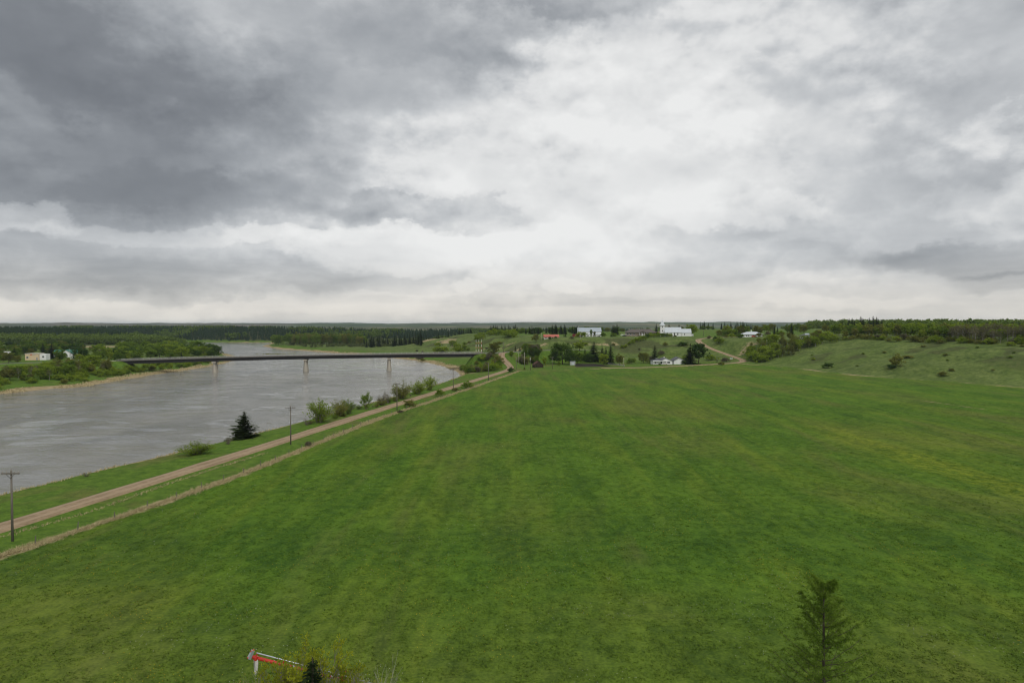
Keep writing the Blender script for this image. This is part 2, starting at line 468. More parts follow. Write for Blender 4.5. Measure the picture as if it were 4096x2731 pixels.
M_POLE = plain('weathered_pole_wood', (.15, .135, .115), .9, .25, 2.0, .15, streak=True)
M_PALEPOLE = plain('pale_pole_wood', (.36, .33, .27), .9, .2, 2.0, .15, streak=True)
M_INSUL = plain('insulator_porcelain', (.30, .27, .24), .3, .1)
M_WHITE = plain('white_siding', (.74, .745, .74), .7, .06, .6)
M_WHITE2 = plain('white_trim', (.80, .80, .79), .6, .04, 1.0)
M_CREAM = plain('cream_siding', (.62, .49, .32), .8, .08, .6)
M_TAUPE = plain('taupe_siding', (.23, .185, .145), .8, .1, .5)
M_GREY = plain('grey_siding', (.36, .36, .35), .8, .1, .5)
M_TIN = plain('pale_metal_roof', (.50, .54, .57), .45, .08, .4, .5)
M_TIN2 = plain('blue_grey_metal_roof', (.33, .38, .42), .5, .08, .4, .5)
M_REDROOF = plain('red_metal_roof', (.40, .120, .085), .6, .1, .5)
M_GREENROOF = plain('green_metal_roof', (.035, .16, .115), .6, .12, .5)
M_DARKROOF = plain('charcoal_shingles', (.105, .11, .12), .95, .2, 1.5)
M_BROWNROOF = plain('brown_grey_shingles', (.120, .105, .095), .95, .2, 1.5)
M_GLASS = plain('window_glass', (.025, .03, .035), .12, .2, 1.0, .6)
M_DOOR = plain('grey_door', (.30, .30, .30), .6, .1)
M_LOG = plain('old_log_wall', (.055, .040, .030), .95, .35, 2.0, .1)
M_LOGROOF = plain('mossy_plank_roof', (.105, .060, .048), .95, .3, 2.0, .1)
M_RED = plain('red_paint', (.46, .030, .015), .45, .14, 2.0, .4)
M_MAROON = plain('maroon_paint', (.17, .025, .03), .6, .15, 1.0)
M_ZINC = plain('zinc_tube', (.46, .50, .54), .35, .12, 2.0, .5, .6)
M_CANVAS = plain('white_canvas', (.62, .61, .58), .95, .12, 2.0)
M_RUBBER = plain('black_rubber', (.02, .02, .02), .9, .2)
M_ORANGE = plain('faded_red_orange_paint', (.42, .12, .06), .7, .2)
M_WOODDECK = plain('deck_wood', (.33, .20, .11), .85, .2)
M_SIGN = plain('green_sign_paint', (.02, .20, .10), .5, .08)
M_STONE = plain('shore_stone', (.10, .09, .08), .95, .3, 1.0)

# ------------------------------------------------------------------ terrain
def _hash(ix, iy, seed):
    h = (ix * 374761393 + iy * 668265263 + seed * 974634777) & 0xFFFFFFFF
    h = ((h ^ (h >> 13)) * 1274126177) & 0xFFFFFFFF
    return ((h ^ (h >> 16)) & 0xFFFF) / 65535.0
def vnoise(x, y, seed=0):
    ix = np.floor(x).astype(np.int64); iy = np.floor(y).astype(np.int64)
    fx, fy = x - ix, y - iy
    fx = fx * fx * (3 - 2 * fx); fy = fy * fy * (3 - 2 * fy)
    a, b = _hash(ix, iy, seed), _hash(ix + 1, iy, seed)
    c, d = _hash(ix, iy + 1, seed), _hash(ix + 1, iy + 1, seed)
    return (a * (1 - fx) + b * fx) * (1 - fy) + (c * (1 - fx) + d * fx) * fy
def fbm(x, y, seed=0, oct=4):
    s, a, t = 0.0, 1.0, 0.0
    for i in range(oct):
        s = s + a * vnoise(x, y, seed + i * 17); t += a; a *= .5; x = x * 2.03 + 11.3; y = y * 2.03 + 5.7
    return s / t
def sm(t):
    t = np.clip(t, 0, 1)
    return t * t * (3 - 2 * t)
def seg_dist(x, y, P, closed=False, zs=None):
    """distance to a polyline; with zs also the height of the nearest point on it"""
    P = np.asarray(P, float)
    n = len(P)
    best = np.full(x.shape, 1e12); zz = np.zeros(x.shape); along = np.zeros(x.shape)
    run = 0.0
    for i in range(n if closed else n - 1):
        a, b = P[i, :2], P[(i + 1) % n, :2]
        d = b - a; L2 = max(1e-9, d @ d)
        t = np.clip(((x - a[0]) * d[0] + (y - a[1]) * d[1]) / L2, 0, 1)
        q = (x - a[0] - t * d[0]) ** 2 + (y - a[1] - t * d[1]) ** 2
        m = q < best
        best = np.where(m, q, best)
        if zs is not None:
            zz = np.where(m, zs[i] + t * (zs[(i + 1) % n] - zs[i]), zz)
    return (np.sqrt(best), zz) if zs is not None else np.sqrt(best)
def inside(x, y, P):
    c = np.zeros(x.shape, bool)
    n = len(P)
    for i in range(n):
        x0, y0 = P[i]; x1, y1 = P[(i + 1) % n]
        if y0 == y1:
            continue
        m = ((y0 > y) != (y1 > y)) & (x < (x1 - x0) * (y - y0) / (y1 - y0) + x0)
        c ^= m
    return c
def sdist(x, y, P):      # positive inside
    d = seg_dist(x, y, P, True)
    return np.where(inside(x, y, P), d, -d)

RIVER = [(-190, -400), (-160, -200), (-138, -60), (-120, 40), (-104, 100), (-99, 122), (-93, 146), (-87, 163), (-77, 198), (-62, 260), (-46, 337), (-37, 400),
         (-34, 427), (-36, 453), (-45, 503), (-62, 566), (-82, 621), (-112, 678), (-140, 720), (-174, 771), (-214, 810), (-267, 877), (-327, 946), (-393, 1062),
         (-412, 1130), (-430, 1210), (-450, 1262), (-520, 1275), (-620, 1300), (-800, 1420), (-1500, 1620), (-3000, 2000),
         (-3000, 1850), (-1500, 1480), (-760, 1330), (-610, 1220), (-530, 1100), (-431, 965), (-350, 830), (-300, 745), (-281, 705), (-262, 650), (-251, 605), (-245, 559), (-241, 514),
         (-243, 471), (-239, 419), (-234, 379), (-245, 365), (-252, 336), (-275, 250), (-300, 150), (-330, 0), (-380, -200), (-420, -400)]
PLATEAU = [(345, -400), (318, 0), (292, 200), (262, 280), (242, 322), (227, 355), (211, 381), (199, 408), (193, 463), (180, 510), (150, 542), (100, 553), (40, 552), (0, 566), (-25, 606),
           (-60, 680), (-100, 745), (-150, 815), (-170, 880), (-140, 960), (-40, 1100), (150, 1250), (500, 1500), (1400, 1900), (3200, 2400), (6000, 1500), (6000, -400)]
WHILL = [(-3000, 900), (-900, 960), (-640, 975), (-520, 985), (-470, 1000), (-520, 1060), (-580, 1150), (-650, 1230), (-800, 1290), (-1500, 1420), (-3000, 1750)]
FARBANK = [(-3000, 2030), (-1500, 1650), (-800, 1450), (-620, 1322), (-520, 1292), (-430, 1290), (-320, 1315), (-150, 1370), (150, 1520), (700, 1850), (1500, 2300),
           (2200, 3000), (-3000, 3000)]
ROADS = {
    'river_road': ([(-118, -60), (-92, 30), (-75, 100), (-67, 136), (-59.5, 171), (-51, 214), (-41.7, 259), (-27.4, 326), (-9.8, 405), (-3.2, 436), (-.6, 455), (-1.5, 472), (-4, 488), (-7.5, 505), (-8.5, 520), (-5, 529)],
                   [.1, .1, .1, .1, .1, .1, .1, .1, .1, .2, .4, 1.0, 2.4, 5.0, 7.0, 7.9], 4.6),
    'bridge_highway': ([(-22, 520), (-5, 530), (10, 540), (28, 548), (50, 553), (72, 556)],
                       [7.5, 7.9, 8.4, 8.8, 8.8, 8.2], 6.5),
    'west_approach': ([(-279, 479.7), (-300, 476), (-335, 470), (-380, 466), (-430, 480)], [4.1, 4.0, 3.2, 1.6, .4], 7.0),
    'hill_road': ([(60, 462), (90, 466), (146, 500), (168, 513), (178, 522), (181, 535), (178, 553), (172, 572), (167, 588), (166, 607), (169, 622), (182, 634), (200, 642), (240, 655)],
                  [.1, .1, .3, .6, 1.0, 1.8, 4.0, 7.2, 10.6, 14.0, 15.9, 16.8, 17.4, 17.8], 5.0),
}
def hill_width(x):
    return np.interp(x, [-200, -60, 0, 50, 120, 170, 200, 250, 420], [130, 115, 70, 72, 92, 80, 70, 105, 130])
def height(x, y, roads=True):
    x = np.asarray(x, float); y = np.asarray(y, float)
    r = np.hypot(x, y)
    dw = -sdist(x, y, RIVER)
    sp = sdist(x, y, PLATEAU)
    near = sm((470 - y) / 50) * sm((x + 210) / 40)
    zb_near = -5.3 + 4.7 * sm(dw / 8.0) + .6 * sm((dw - 6) / 14)
    zb_gen = -5.3 + 1.3 * sm(dw / 13.0) + 3.4 * sm((dw - 9) / 32) + .8 * sm((dw - 60) / 120)
    zl = zb_near * near + zb_gen * (1 - near)
    z = np.where(dw < 0, -5.3 - np.minimum(3.0, -dw * .12), zl)
    wob = fbm(x / 26, y / 26, 3, 4) - .5
    land = sm((dw - 4) / 25)
    z = z + wob * .5 * land * sm((r - 20) / 400)
    # eastern plateau
    spw = sp + (fbm(x / 55, y / 55, 21, 3) - .5) * 34 * sm((sp - 4) / 25)
    t = sm(spw / hill_width(x))
    hp = 17.4 + 3.2 * sm((x - 190) / 90) + 1.2 * (fbm(x / 170, y / 170, 8, 3) - .5)
    z = z + hp * t + (5.2 - .6 * sm((x - 150) / 60)) * (fbm(x / 34, y / 34, 5, 4) - .5) * (4 * t * (1 - t))
    # wooded rise on the west bank, and the far valley side
    z = z + 11.5 * sm(sdist(x, y, WHILL) / 150) + (6.0 + 6.5 * sm((-250 - x) / 250)) * sm(sdist(x, y, FARBANK) / 150)
    # land beyond: farmland that climbs to a low skyline ridge
    far = sm((r - 1900) / 1500)
    azd = np.degrees(np.arctan2(x, y))
    crest = 36 + 10 * sm((azd + 6) / 14) + 24 * (fbm(azd / 2.2, r / 2500, 31, 5) - .5)
    zf = 8 + (crest - 8) * sm((r - 2600) / 4600) + 7 * (fbm(x / 330, y / 330, 41, 4) - .5) - 60 * sm((r - 8200) / 5000)
    z = z * (1 - far) + zf * far
    if roads:
        for P, zs, wd in ROADS.values():
            d, zr = seg_dist(x, y, P, False, zs)
            b = sm(1 - (d - wd * .75) / 13.0)
            z = z * (1 - b) + (zr - .08) * b
    return z
def H(x, y):
    return float(height(np.array([x]), np.array([y]))[0])
def on(x, y, dz=0.0):
    return (x, y, H(x, y) + dz)
def at(px, py):
    """where the sight line through a pixel of the photograph meets the ground"""
    v = ray(px, py)
    ts = 40.0 * np.power(1.012, np.arange(0, 400))
    zz = CAM_Z + v.z * ts - height(v.x * ts, v.y * ts)
    i = int(np.argmax(zz < 0)) if (zz < 0).any() else len(ts) - 1
    t = ts[i]
    if i > 0:
        a, b = zz[i - 1], zz[i]
        t = ts[i - 1] + (ts[i] - ts[i - 1]) * (a / (a - b) if a != b else 0)
    x, y = v.x * t, v.y * t
    return (x, y, H(x, y))
def pd(px, d):
    x = (px - CXP) / FPX * d
    return (x, d, H(x, d))

FENCE = [(-92, 0), (-76, 45), (-67, 84), (-63.5, 96), (-60.8, 106), (-57.6, 118), (-53.9, 135), (-51.8, 149), (-47.6, 180), (-42.2, 216), (-32.6, 257), (-20.8, 311), (-2.8, 397), (4.4, 431)]
FIELD_EDGE = FENCE + [(12.8, 441), (32.6, 449), (73, 458), (92, 462), (140, 492), (172, 505), (191, 463), (197, 408), (209, 381), (225, 355), (240, 322), (260, 280), (290, 200), (316, 0), (330, -300), (-140, -300)]
TRACK = [(70, 402), (92, 376), (118, 352), (143, 303), (158, 278), (166, 240)]
VERGE_LINE = [(-73, 92), (-67, 108.5), (-64.7, 126), (-61, 143), (-57, 158)]
def build_terrain():
    rr = np.concatenate([np.array([0.5, 12, 26, 38]), np.geomspace(48, 760, 400), np.geomspace(767, 2600, 110)[0:], np.geomspace(2660, 14000, 90)])
    aa = np.concatenate([np.linspace(-180, -48, 34)[:-1], np.linspace(-48, 48, 860), np.linspace(48, 180, 34)[1:]])
    A, RR = np.meshgrid(np.radians(aa), rr)
    X, Y = (RR * np.sin(A)), (RR * np.cos(A))
    x, y = X.ravel(), Y.ravel()
    z = height(x, y)
    nr, na = len(rr), len(aa)
    i = np.arange(nr - 1)[:, None] * na + np.arange(na - 1)[None, :]
    F = np.stack([i, i + 1, i + na + 1, i + na], -1).reshape(-1, 4)[:, ::-1]
    r = np.hypot(x, y)
    dw = -sdist(x, y, RIVER); sp = sdist(x, y, PLATEAU)
    t = sm(sp / hill_width(x))
    nz = fbm(x / 9, y / 9, 61, 3)
    field = sm((sdist(x, y, FIELD_EDGE) + (nz - .5) * 3 + 1.0) / 2.5)
    near = sm((440 - y) / 40) * sm((x + 210) / 40)
    beach = sm(1 - (dw - 6.5 - 13 * (fbm(x / 24, y / 24, 71, 3) - .5)) / 9) * (1 - near) * (dw > -3) * sm((1500 - r) / 200)
    tan = beach
    nb = near * sm(1 - np.abs(dw - 7.2) / 2.5) * sm((nz - .35) / .3) * .75
    fd = seg_dist(x, y, FENCE)
    tan = np.maximum(tan, sm(1 - (np.abs(fd) - .2) / 3.2) * (.56 + .5 * (fbm(x / 5, y / 5, 15, 3) - .5)))
    tan = np.maximum(tan, nb)
    tan = np.maximum(tan, sm(1 - (seg_dist(x, y, VERGE_LINE) - .0) / .9) * .5)
    tan = np.maximum(tan, sm(1 - (seg_dist(x, y, TRACK) - .1) / 2.6) * (.50 + .22 * (fbm(x / 20, y / 20, 19, 3) - .5)))
    rim = [(4, 431), (12.8, 442), (32.6, 450), (73, 459), (92, 463), (142, 494), (172, 505)]
    tan = np.maximum(tan, sm(1 - (seg_dist(x, y, rim) - .2) / 2.2) * (.62 + .5 * (fbm(x / 18, y / 18, 29, 3) - .5)))
    rim2 = [(172, 505), (191, 463), (197, 408), (209, 381), (225, 355), (240, 322), (260, 280)]
    tan = np.maximum(tan, sm(1 - (seg_dist(x, y, rim2) - 1) / 6) * (.52 + .8 * (fbm(x / 22, y / 22, 39, 3) - .5)))
    tan = np.maximum(tan, np.exp(-(((x + 545) / 60) ** 2 + ((y - 900) / 45) ** 2) * 1.5) * .95)      # pale stubble on the west bank
    tan = np.maximum(tan, .8 * sm(1 - ((x - 470) / 90) ** 2 - ((y - 1050) / 70) ** 2) + 0 * x)
    tan = np.maximum(tan, .62 * sm((fbm(x / 40, y / 14, 91, 3) - .54) / .1) * t * (1 - t) * 4 * (x < 215))
    shrub = sm((fbm(x / 24, y / 17, 81, 4) - .53) / .10) * np.clip(4 * t * (1 - t) + .3 * (t > .5), 0, 1) * (.85 - .25 * sm((x - 180) / 60))
    shrub = np.maximum(shrub, .8 * sm((fbm(x / 50, y / 120, 83, 3) - .42) / .1) * ((x < -60) & (y > 900) & (y < 1320) & (dw > 26)))
    hill = np.clip(sm((sp + 3) / 8), 0, 1) * (1 - .75 * sm((sp - hill_width(x) - 15) / 25))
    hill = np.maximum(hill, .6 * sm((dw - 14) / 20) * sm((y - 560) / 60) * (x < 0) * (1 - near))
    soil = sm(1.25 - np.maximum(np.abs(x - 57 + .10 * (y - 500)) / (11.5 - .16 * (y - 500)), np.abs(y - 500) / 18) ** 6) * 1.0
    wood = sm(sdist(x, y, WHILL) / 30) + sm(sdist(x, y, FARBANK) / 30)
    wood = np.clip(wood, 0, 1) * sm((2600 - r) / 500)
    plough = .9 * sm(1.2 - ((x - 205) / 60) ** 2 - ((y - 960) / 60) ** 2)
    mud = sm(1 - (dw - 2.2 - 3 * (fbm(x / 12, y / 12, 75, 3) - .5)) / 2.4) * (dw > -4) * sm((1400 - r) / 200)
    far = sm((r - 1500) / 700)
    o = np.ones_like(x)
    c1 = np.stack([field, tan, shrub, o], -1); c2 = np.stack([soil, wood, hill, o], -1); c3 = np.stack([far, plough, mud, o], -1)
    me = mesh_np('ground', np.stack([x, y, z], -1), F, M_GROUND, True, {'cov1': c1, 'cov2': c2, 'cov3': c3})
    g = link('ground', me)
    tag(g, kind='structure')
build_terrain()

# the river surface
def build_water():
    P = np.array(RIVER, float)
    gx = np.linspace(-3000, 0, 60); gy = np.linspace(-400, 2100, 60)
    V = [(-3000, -400, -5), (10, -400, -5), (10, 2100, -5), (-3000, 2100, -5)]
    me = mesh_np('river', V, [(0, 1, 2, 3)], M_WATER)
    tag(link('river', me), kind='structure')
build_water()

# roads laid on the ground
def smooth_path(P, zs, step=4.0):
    P = np.asarray(P, float); zs = np.asarray(zs, float)
    d = np.concatenate([[0], np.cumsum(np.hypot(*np.diff(P, axis=0).T))])
    s = np.arange(0, d[-1], step); s = np.append(s, d[-1])
    Q = np.stack([np.interp(s, d, P[:, 0]), np.interp(s, d, P[:, 1]), np.interp(s, d, zs)], -1)
    for _ in range(4):
        Q[1:-1] = (Q[:-2] + 2 * Q[1:-1] + Q[2:]) / 4
    return Q
def build_road(name, mat, crown=.06):
    P, zs, wd = ROADS[name]
    Q = smooth_path(P, zs)
    T = np.gradient(Q[:, :2], axis=0); T /= np.linalg.norm(T, axis=1)[:, None]
    Nn = np.stack([T[:, 1], -T[:, 0]], -1)
    fr = np.array([-.53, -.5, -.25, 0, .25, .5, .53])
    jit = (fbm(np.arange(len(Q)) * .7, np.zeros(len(Q)), 5, 3) - .5) * .25
    V, C = [], []
    for k, f in enumerate(fr):
        off = f * wd * (1 + jit)
        xy = Q[:, :2] + Nn * off[:, None]
        zz = np.maximum(height(xy[:, 0], xy[:, 1]), Q[:, 2] - .08) + (.10 + crown * (1 - abs(f) * 2) if 0 < k < 6 else -.15)
        V.append(np.stack([xy[:, 0], xy[:, 1], zz], -1)); C.append(np.tile([f + .5, 0, 0, 1], (len(Q), 1)))
    n = len(Q)
    V = np.concatenate(V); C = np.concatenate(C)
    F = [(k * n + i, (k + 1) * n + i, (k + 1) * n + i + 1, k * n + i + 1) for k in range(6) for i in range(n - 1)]
    tag(link(name, mesh_np(name, V, F, mat, True, {'cov1': C})), kind='structure')
build_road('river_road', M_GRAVEL)
build_road('bridge_highway', M_ASPHALT)
build_road('hill_road', M_GRAVEL)
build_road('west_approach', M_ASPHALT)
# ------------------------------------------------------------------ bridge
def build_bridge():
    A, B = Vector((-277, 480, 4.2)), Vector((-22, 520, 7.5))
    L = math.hypot(B.x - A.x, B.y - A.y)
    rz = math.atan2(B.y - A.y, B.x - A.x)
    root = empty('highway_bridge', (A.x, A.y, 0), rz, 'long dark steel girder bridge on pale concrete piers across the river', 'bridge')
    zt = lambda s: 4.2 + 3.3 * s / L + 1.0 * math.sin(math.pi * s / L)           # gentle crown, top of deck
    N = 32
    S = [L * i / N for i in range(N + 1)]
    def strip(y0, y1, dz0, dz1):
        m = MB()
        for i in range(N):
            a, b = S[i], S[i + 1]
            m.hexa([(a, y0, zt(a) + dz0), (b, y0, zt(b) + dz0), (b, y1, zt(b) + dz0), (a, y1, zt(a) + dz0)],
                   [(a, y0, zt(a) + dz1), (b, y0, zt(b) + dz1), (b, y1, zt(b) + dz1), (a, y1, zt(a) + dz1)])
        return m
    strip(-4.6, 4.6, -.32, 0).build('deck', M_DECK, root)
    for y in (-3.6, 3.4):
        strip(y, y + .2, -2.45, -.32).build('girder', M_STEEL, root)
    for y in (-3.95, 3.05):
        strip(y, y + .9, -2.52, -2.45).build('bottom_flange', M_STEEL, root)
    for y in (-4.6, 4.25):
        strip(y, y + .35, 0, .28).build('kerb', M_DECK, root)
    for y in (-4.5, 4.4):
        strip(y, y + .08, .95, 1.08).build('rail', M_RAIL, root)
        strip(y, y + .06, .58, .66).build('rail', M_RAIL, root)
    pm = MB().box(-.09, .09, -.09, .09, 0, .82).mesh('post', M_RAIL)
    for k in range(65):
        s = L * (k + .5) / 65
        for y in (-4.46, 4.44):
            o = link('post', pm, root); o.location = (s, y, zt(s) + .27)
    for k in range(21):                                   # stiffeners on the near girder face
        s = L * (k + .5) / 21
        MB().box(s - .08, s + .08, -3.78, -3.6, zt(s) - 2.4, zt(s) - .4).build('stiffener', M_STEEL, root)
    for s in (64.5, 127.5, 187.5):
        top = zt(s) - 2.52
        m = MB()
        def ring(z, hx, hy):
            return [(s + hx * math.cos(q) * (1 if abs(math.cos(q)) < .99 else 1), hy * math.sin(q), z) for q in [2 * math.pi * (i + .5) / 10 for i in range(10)]]
        rings = [ring(-8.5, 2.0, 4.2), ring(-4.2, 1.95, 4.1), ring(-1.0, 1.55, 3.9), ring(top - 1.1, 1.15, 3.8)]
        vs = sum(rings, [])
        fs = [(a * 10 + i, a * 10 + (i + 1) % 10, (a + 1) * 10 + (i + 1) % 10, (a + 1) * 10 + i) for a in range(3) for i in range(10)] + [tuple(range(30, 40))]
        m.add(vs, fs)
        p = m.build('pier', M_CONC, root)
        MB().box(s - 1.35, s + 1.35, -4.3, 4.3, top - 1.1, top - .22).build('pier_cap', M_CONC, p)
        for y in (-3.5, 3.5):
            MB().box(s - .35, s + .35, y - .35, y + .35, top - .22, top + .02).build('bearing', M_STEEL, p)
    for s, d in ((0, -1), (L, 1)):
        a = MB().box(min(s, s + d * 2.2), max(s, s + d * 2.2), -4.7, 4.7, zt(s) - 7, zt(s) - .34)
        ab = a.build('abutment', M_CONC, root)
        MB().hexa([(s, -5.2, zt(s) - 4), (s + d * 6, -5.2, zt(s) - 2.4), (s + d * 6, -4.72, zt(s) - 2.4), (s, -4.72, zt(s) - 4)],
                  [(s, -5.2, zt(s) + .3), (s + d * 6, -5.2, zt(s) + .1), (s + d * 6, -4.72, zt(s) + .1), (s, -4.72, zt(s) + .3)]).build('wing_wall', M_CONC, ab)
build_bridge()

# ------------------------------------------------------------------ building helpers
def window(root, face, u, z, wd, ht, wall, mat=M_WHITE2):
    """face: 'y-' 'y+' 'x-' 'x+' of a wall plane at coordinate wall; u along the face"""
    t = .08
    m, g = MB(), MB()
    def put(mb, u0, u1, z0, z1, d0, d1):
        s = -1 if face[1] == '-' else 1
        a, b = sorted((wall + s * d0, wall + s * d1))
        if face[0] == 'y': mb.box(u0, u1, a, b, z0, z1)
        else: mb.box(a, b, u0, u1, z0, z1)
    h = wd / 2
    put(m, u - h - t, u - h + .04, z - t, z + ht + t, .002, .07); put(m, u + h - .04, u + h + t, z - t, z + ht + t, .002, .07)
    put(m, u - h + .04, u + h - .04, z - t, z + .04, .002, .09); put(m, u - h + .04, u + h - .04, z + ht - .04, z + ht + t, .002, .07)
    put(g, u - h + .04, u + h - .04, z + .04, z + ht - .04, .003, .03)
    o = m.build('window', mat, root)
    g.build('pane', M_GLASS, o)
    return o
def door(root, face, u, z, wd, ht, wall, mat=M_DOOR):
    m, g = MB(), MB()
    s = -1 if face[1] == '-' else 1
    a, b = sorted((wall + s * .002, wall + s * .07))
    k0, k1 = sorted((wall + s * .07, wall + s * .13))
    h = wd / 2
    if face[0] == 'y':
        m.box(u - h, u + h, a, b, z, z + ht); g.box(u + h - .18, u + h - .08, k0, k1, z + ht * .45, z + ht * .52)
    else:
        m.box(a, b, u - h, u + h, z, z + ht); g.box(k0, k1, u + h - .18, u + h - .08, z + ht * .45, z + ht * .52)
    o = m.build('door', mat, root)
    g.build('handle', M_RAIL, o)
    return o
def gable_x(root, x0, x1, y0, y1, z0, ze, zr, wallm, roofm, over=.5, th=.16, name='wall', rname='roof'):
    """box with gables at its x ends (ridge along x)"""
    yc = (y0 + y1) / 2
    wl = MB().prism_x([(y0, z0), (y1, z0), (y1, ze), (yc, zr), (y0, ze)], x0, x1).build(name, wallm, root)
    k = (zr - ze) / (yc - y0)
    e = ze - k * over
    rf = MB()
    up = th * math.sqrt(1 + k * k)
    rf.prism_x([(y0 - over, e + .03), (yc, zr + .03), (yc, zr + .03 + up), (y0 - over, e + .03 + up)], x0 - over, x1 + over)
    rf.prism_x([(yc, zr + .03), (y1 + over, e + .03), (y1 + over, e + .03 + up), (yc, zr + .03 + up)], x0 - over, x1 + over)
    return wl, rf.build(rname, roofm, root)
def gable_y(root, x0, x1, y0, y1, z0, ze, zr, wallm, roofm, over=.5, th=.16, name='wall', rname='roof'):
    xc = (x0 + x1) / 2
    wl = MB().prism_y([(x0, z0), (x1, z0), (x1, ze), (xc, zr), (x0, ze)], y0, y1).build(name, wallm, root)
    k = (zr - ze) / (xc - x0)
    e = ze - k * over
    up = th * math.sqrt(1 + k * k)
    rf = MB()
    rf.prism_y([(x0 - over, e + .03), (xc, zr + .03), (xc, zr + .03 + up), (x0 - over, e + .03 + up)], y0 - over, y1 + over)
    rf.prism_y([(xc, zr + .03), (x1 + over, e + .03), (x1 + over, e + .03 + up), (xc, zr + .03 + up)], y0 - over, y1 + over)
    return wl, rf.build(rname, roofm, root)
def hip(root, x0, x1, y0, y1, ze, zr, roofm, over=.7, inset=None, name='roof', th=.18):
    x0 -= over; x1 += over; y0 -= over; y1 += over
    yc = (y0 + y1) / 2
    ins = (y1 - y0) / 2 if inset is None else inset
    vs = [(x0, y0, ze - th), (x1, y0, ze - th), (x1, y1, ze - th), (x0, y1, ze - th), (x0, y0, ze), (x1, y0, ze), (x1, y1, ze), (x0, y1, ze), (x0 + ins, yc, zr), (x1 - ins, yc, zr)]
    return MB().add(vs, [(0, 3, 2, 1), (0, 1, 5, 4), (1, 2, 6, 5), (2, 3, 7, 6), (3, 0, 4, 7), (4, 5, 9, 8), (5, 6, 9), (6, 7, 8, 9), (7, 4, 8)]).build(name, roofm, root)

# ---- church
def build_church():
    p = pd(2660, 676)
    r = empty('village_church', p, R(-5), 'white wooden church with pale metal roof and square steeple on the hill', 'church')
    gable_x(r, 0, 16, 0, 8.4, -1.2, 4.2, 8.9, M_WHITE, M_TIN, .35, name='nave_wall', rname='nave_roof')
    gable_x(r, 16.4, 25.6, .9, 7.5, -1.2, 3.7, 7.3, M_WHITE, M_TIN, .35, name='chancel_wall', rname='chancel_roof')
    t = MB().box(-4.2, -.05, 2.1, 6.3, -1.2, 11.0).build('tower', M_WHITE, r)
    m = MB(); c = (-2.12, 4.2)
    base = [(c[0] + a * 2.75, c[1] + b * 2.75, 11.0) for a, b in ((-1, -1), (1, -1), (1, 1), (-1, 1))]
    mid = [(c[0] + a * 1.75, c[1] + b * 1.75, 12.3) for a, b in ((-1, -1), (1, -1), (1, 1), (-1, 1))]
    m.add(base + mid + [(c[0], c[1], 16.6)], [(0, 3, 2, 1), (0, 1, 5, 4), (1, 2, 6, 5), (2, 3, 7, 6), (3, 0, 4, 7), (4, 5, 8), (5, 6, 8), (6, 7, 8), (7, 4, 8)])
    sp = m.build('spire', M_TIN, r)
    MB().box(c[0] - .09, c[0] + .09, c[1] - .09, c[1] + .09, 16.3, 18.3).box(c[0] - .5, c[0] + .5, c[1] - .08, c[1] + .08, 17.5, 17.68).build('cross', M_WHITE2, sp)
    for u in (2.6, 5.9, 9.2, 12.5):
        window(r, 'y-', u, 1.2, .95, 2.3, 0)
    window(r, 'y-', 19.3, 1.4, .8, 1.7, .9)
    for z, ht in ((1.2, 1.8), (4.8, 1.6), (8.6, 1.7)):
        window(r, 'y-', -2.1, z, .8, ht, 2.1)
        window(r, 'x-', 4.2, z + (.6 if z < 2 else 0), .8, ht, -4.2)
    door(r, 'x-', 4.2, -1.0, 1.5, 2.4, -4.2)
    MB().box(25.65, 28.0, 2.6, 5.4, -1.2, 2.3).build('porch', M_WHITE, r)
    MB().hexa([(25.65, 2.3, 2.3), (28.3, 2.3, 2.3), (28.3, 5.7, 2.3), (25.65, 5.7, 2.3)], [(25.65, 2.3, 2.9), (28.3, 2.3, 2.42), (28.3, 5.7, 2.42), (25.65, 5.7, 2.9)]).build('porch_roof', M_TIN, r)
    door(r, 'y-', 26.9, -1.0, 1.0, 2.1, 2.6)
    MB().box(4.0, 4.7, 4.0, 4.6, 8.6, 10.2).build('chimney', M_TAUPE, r)
build_church()

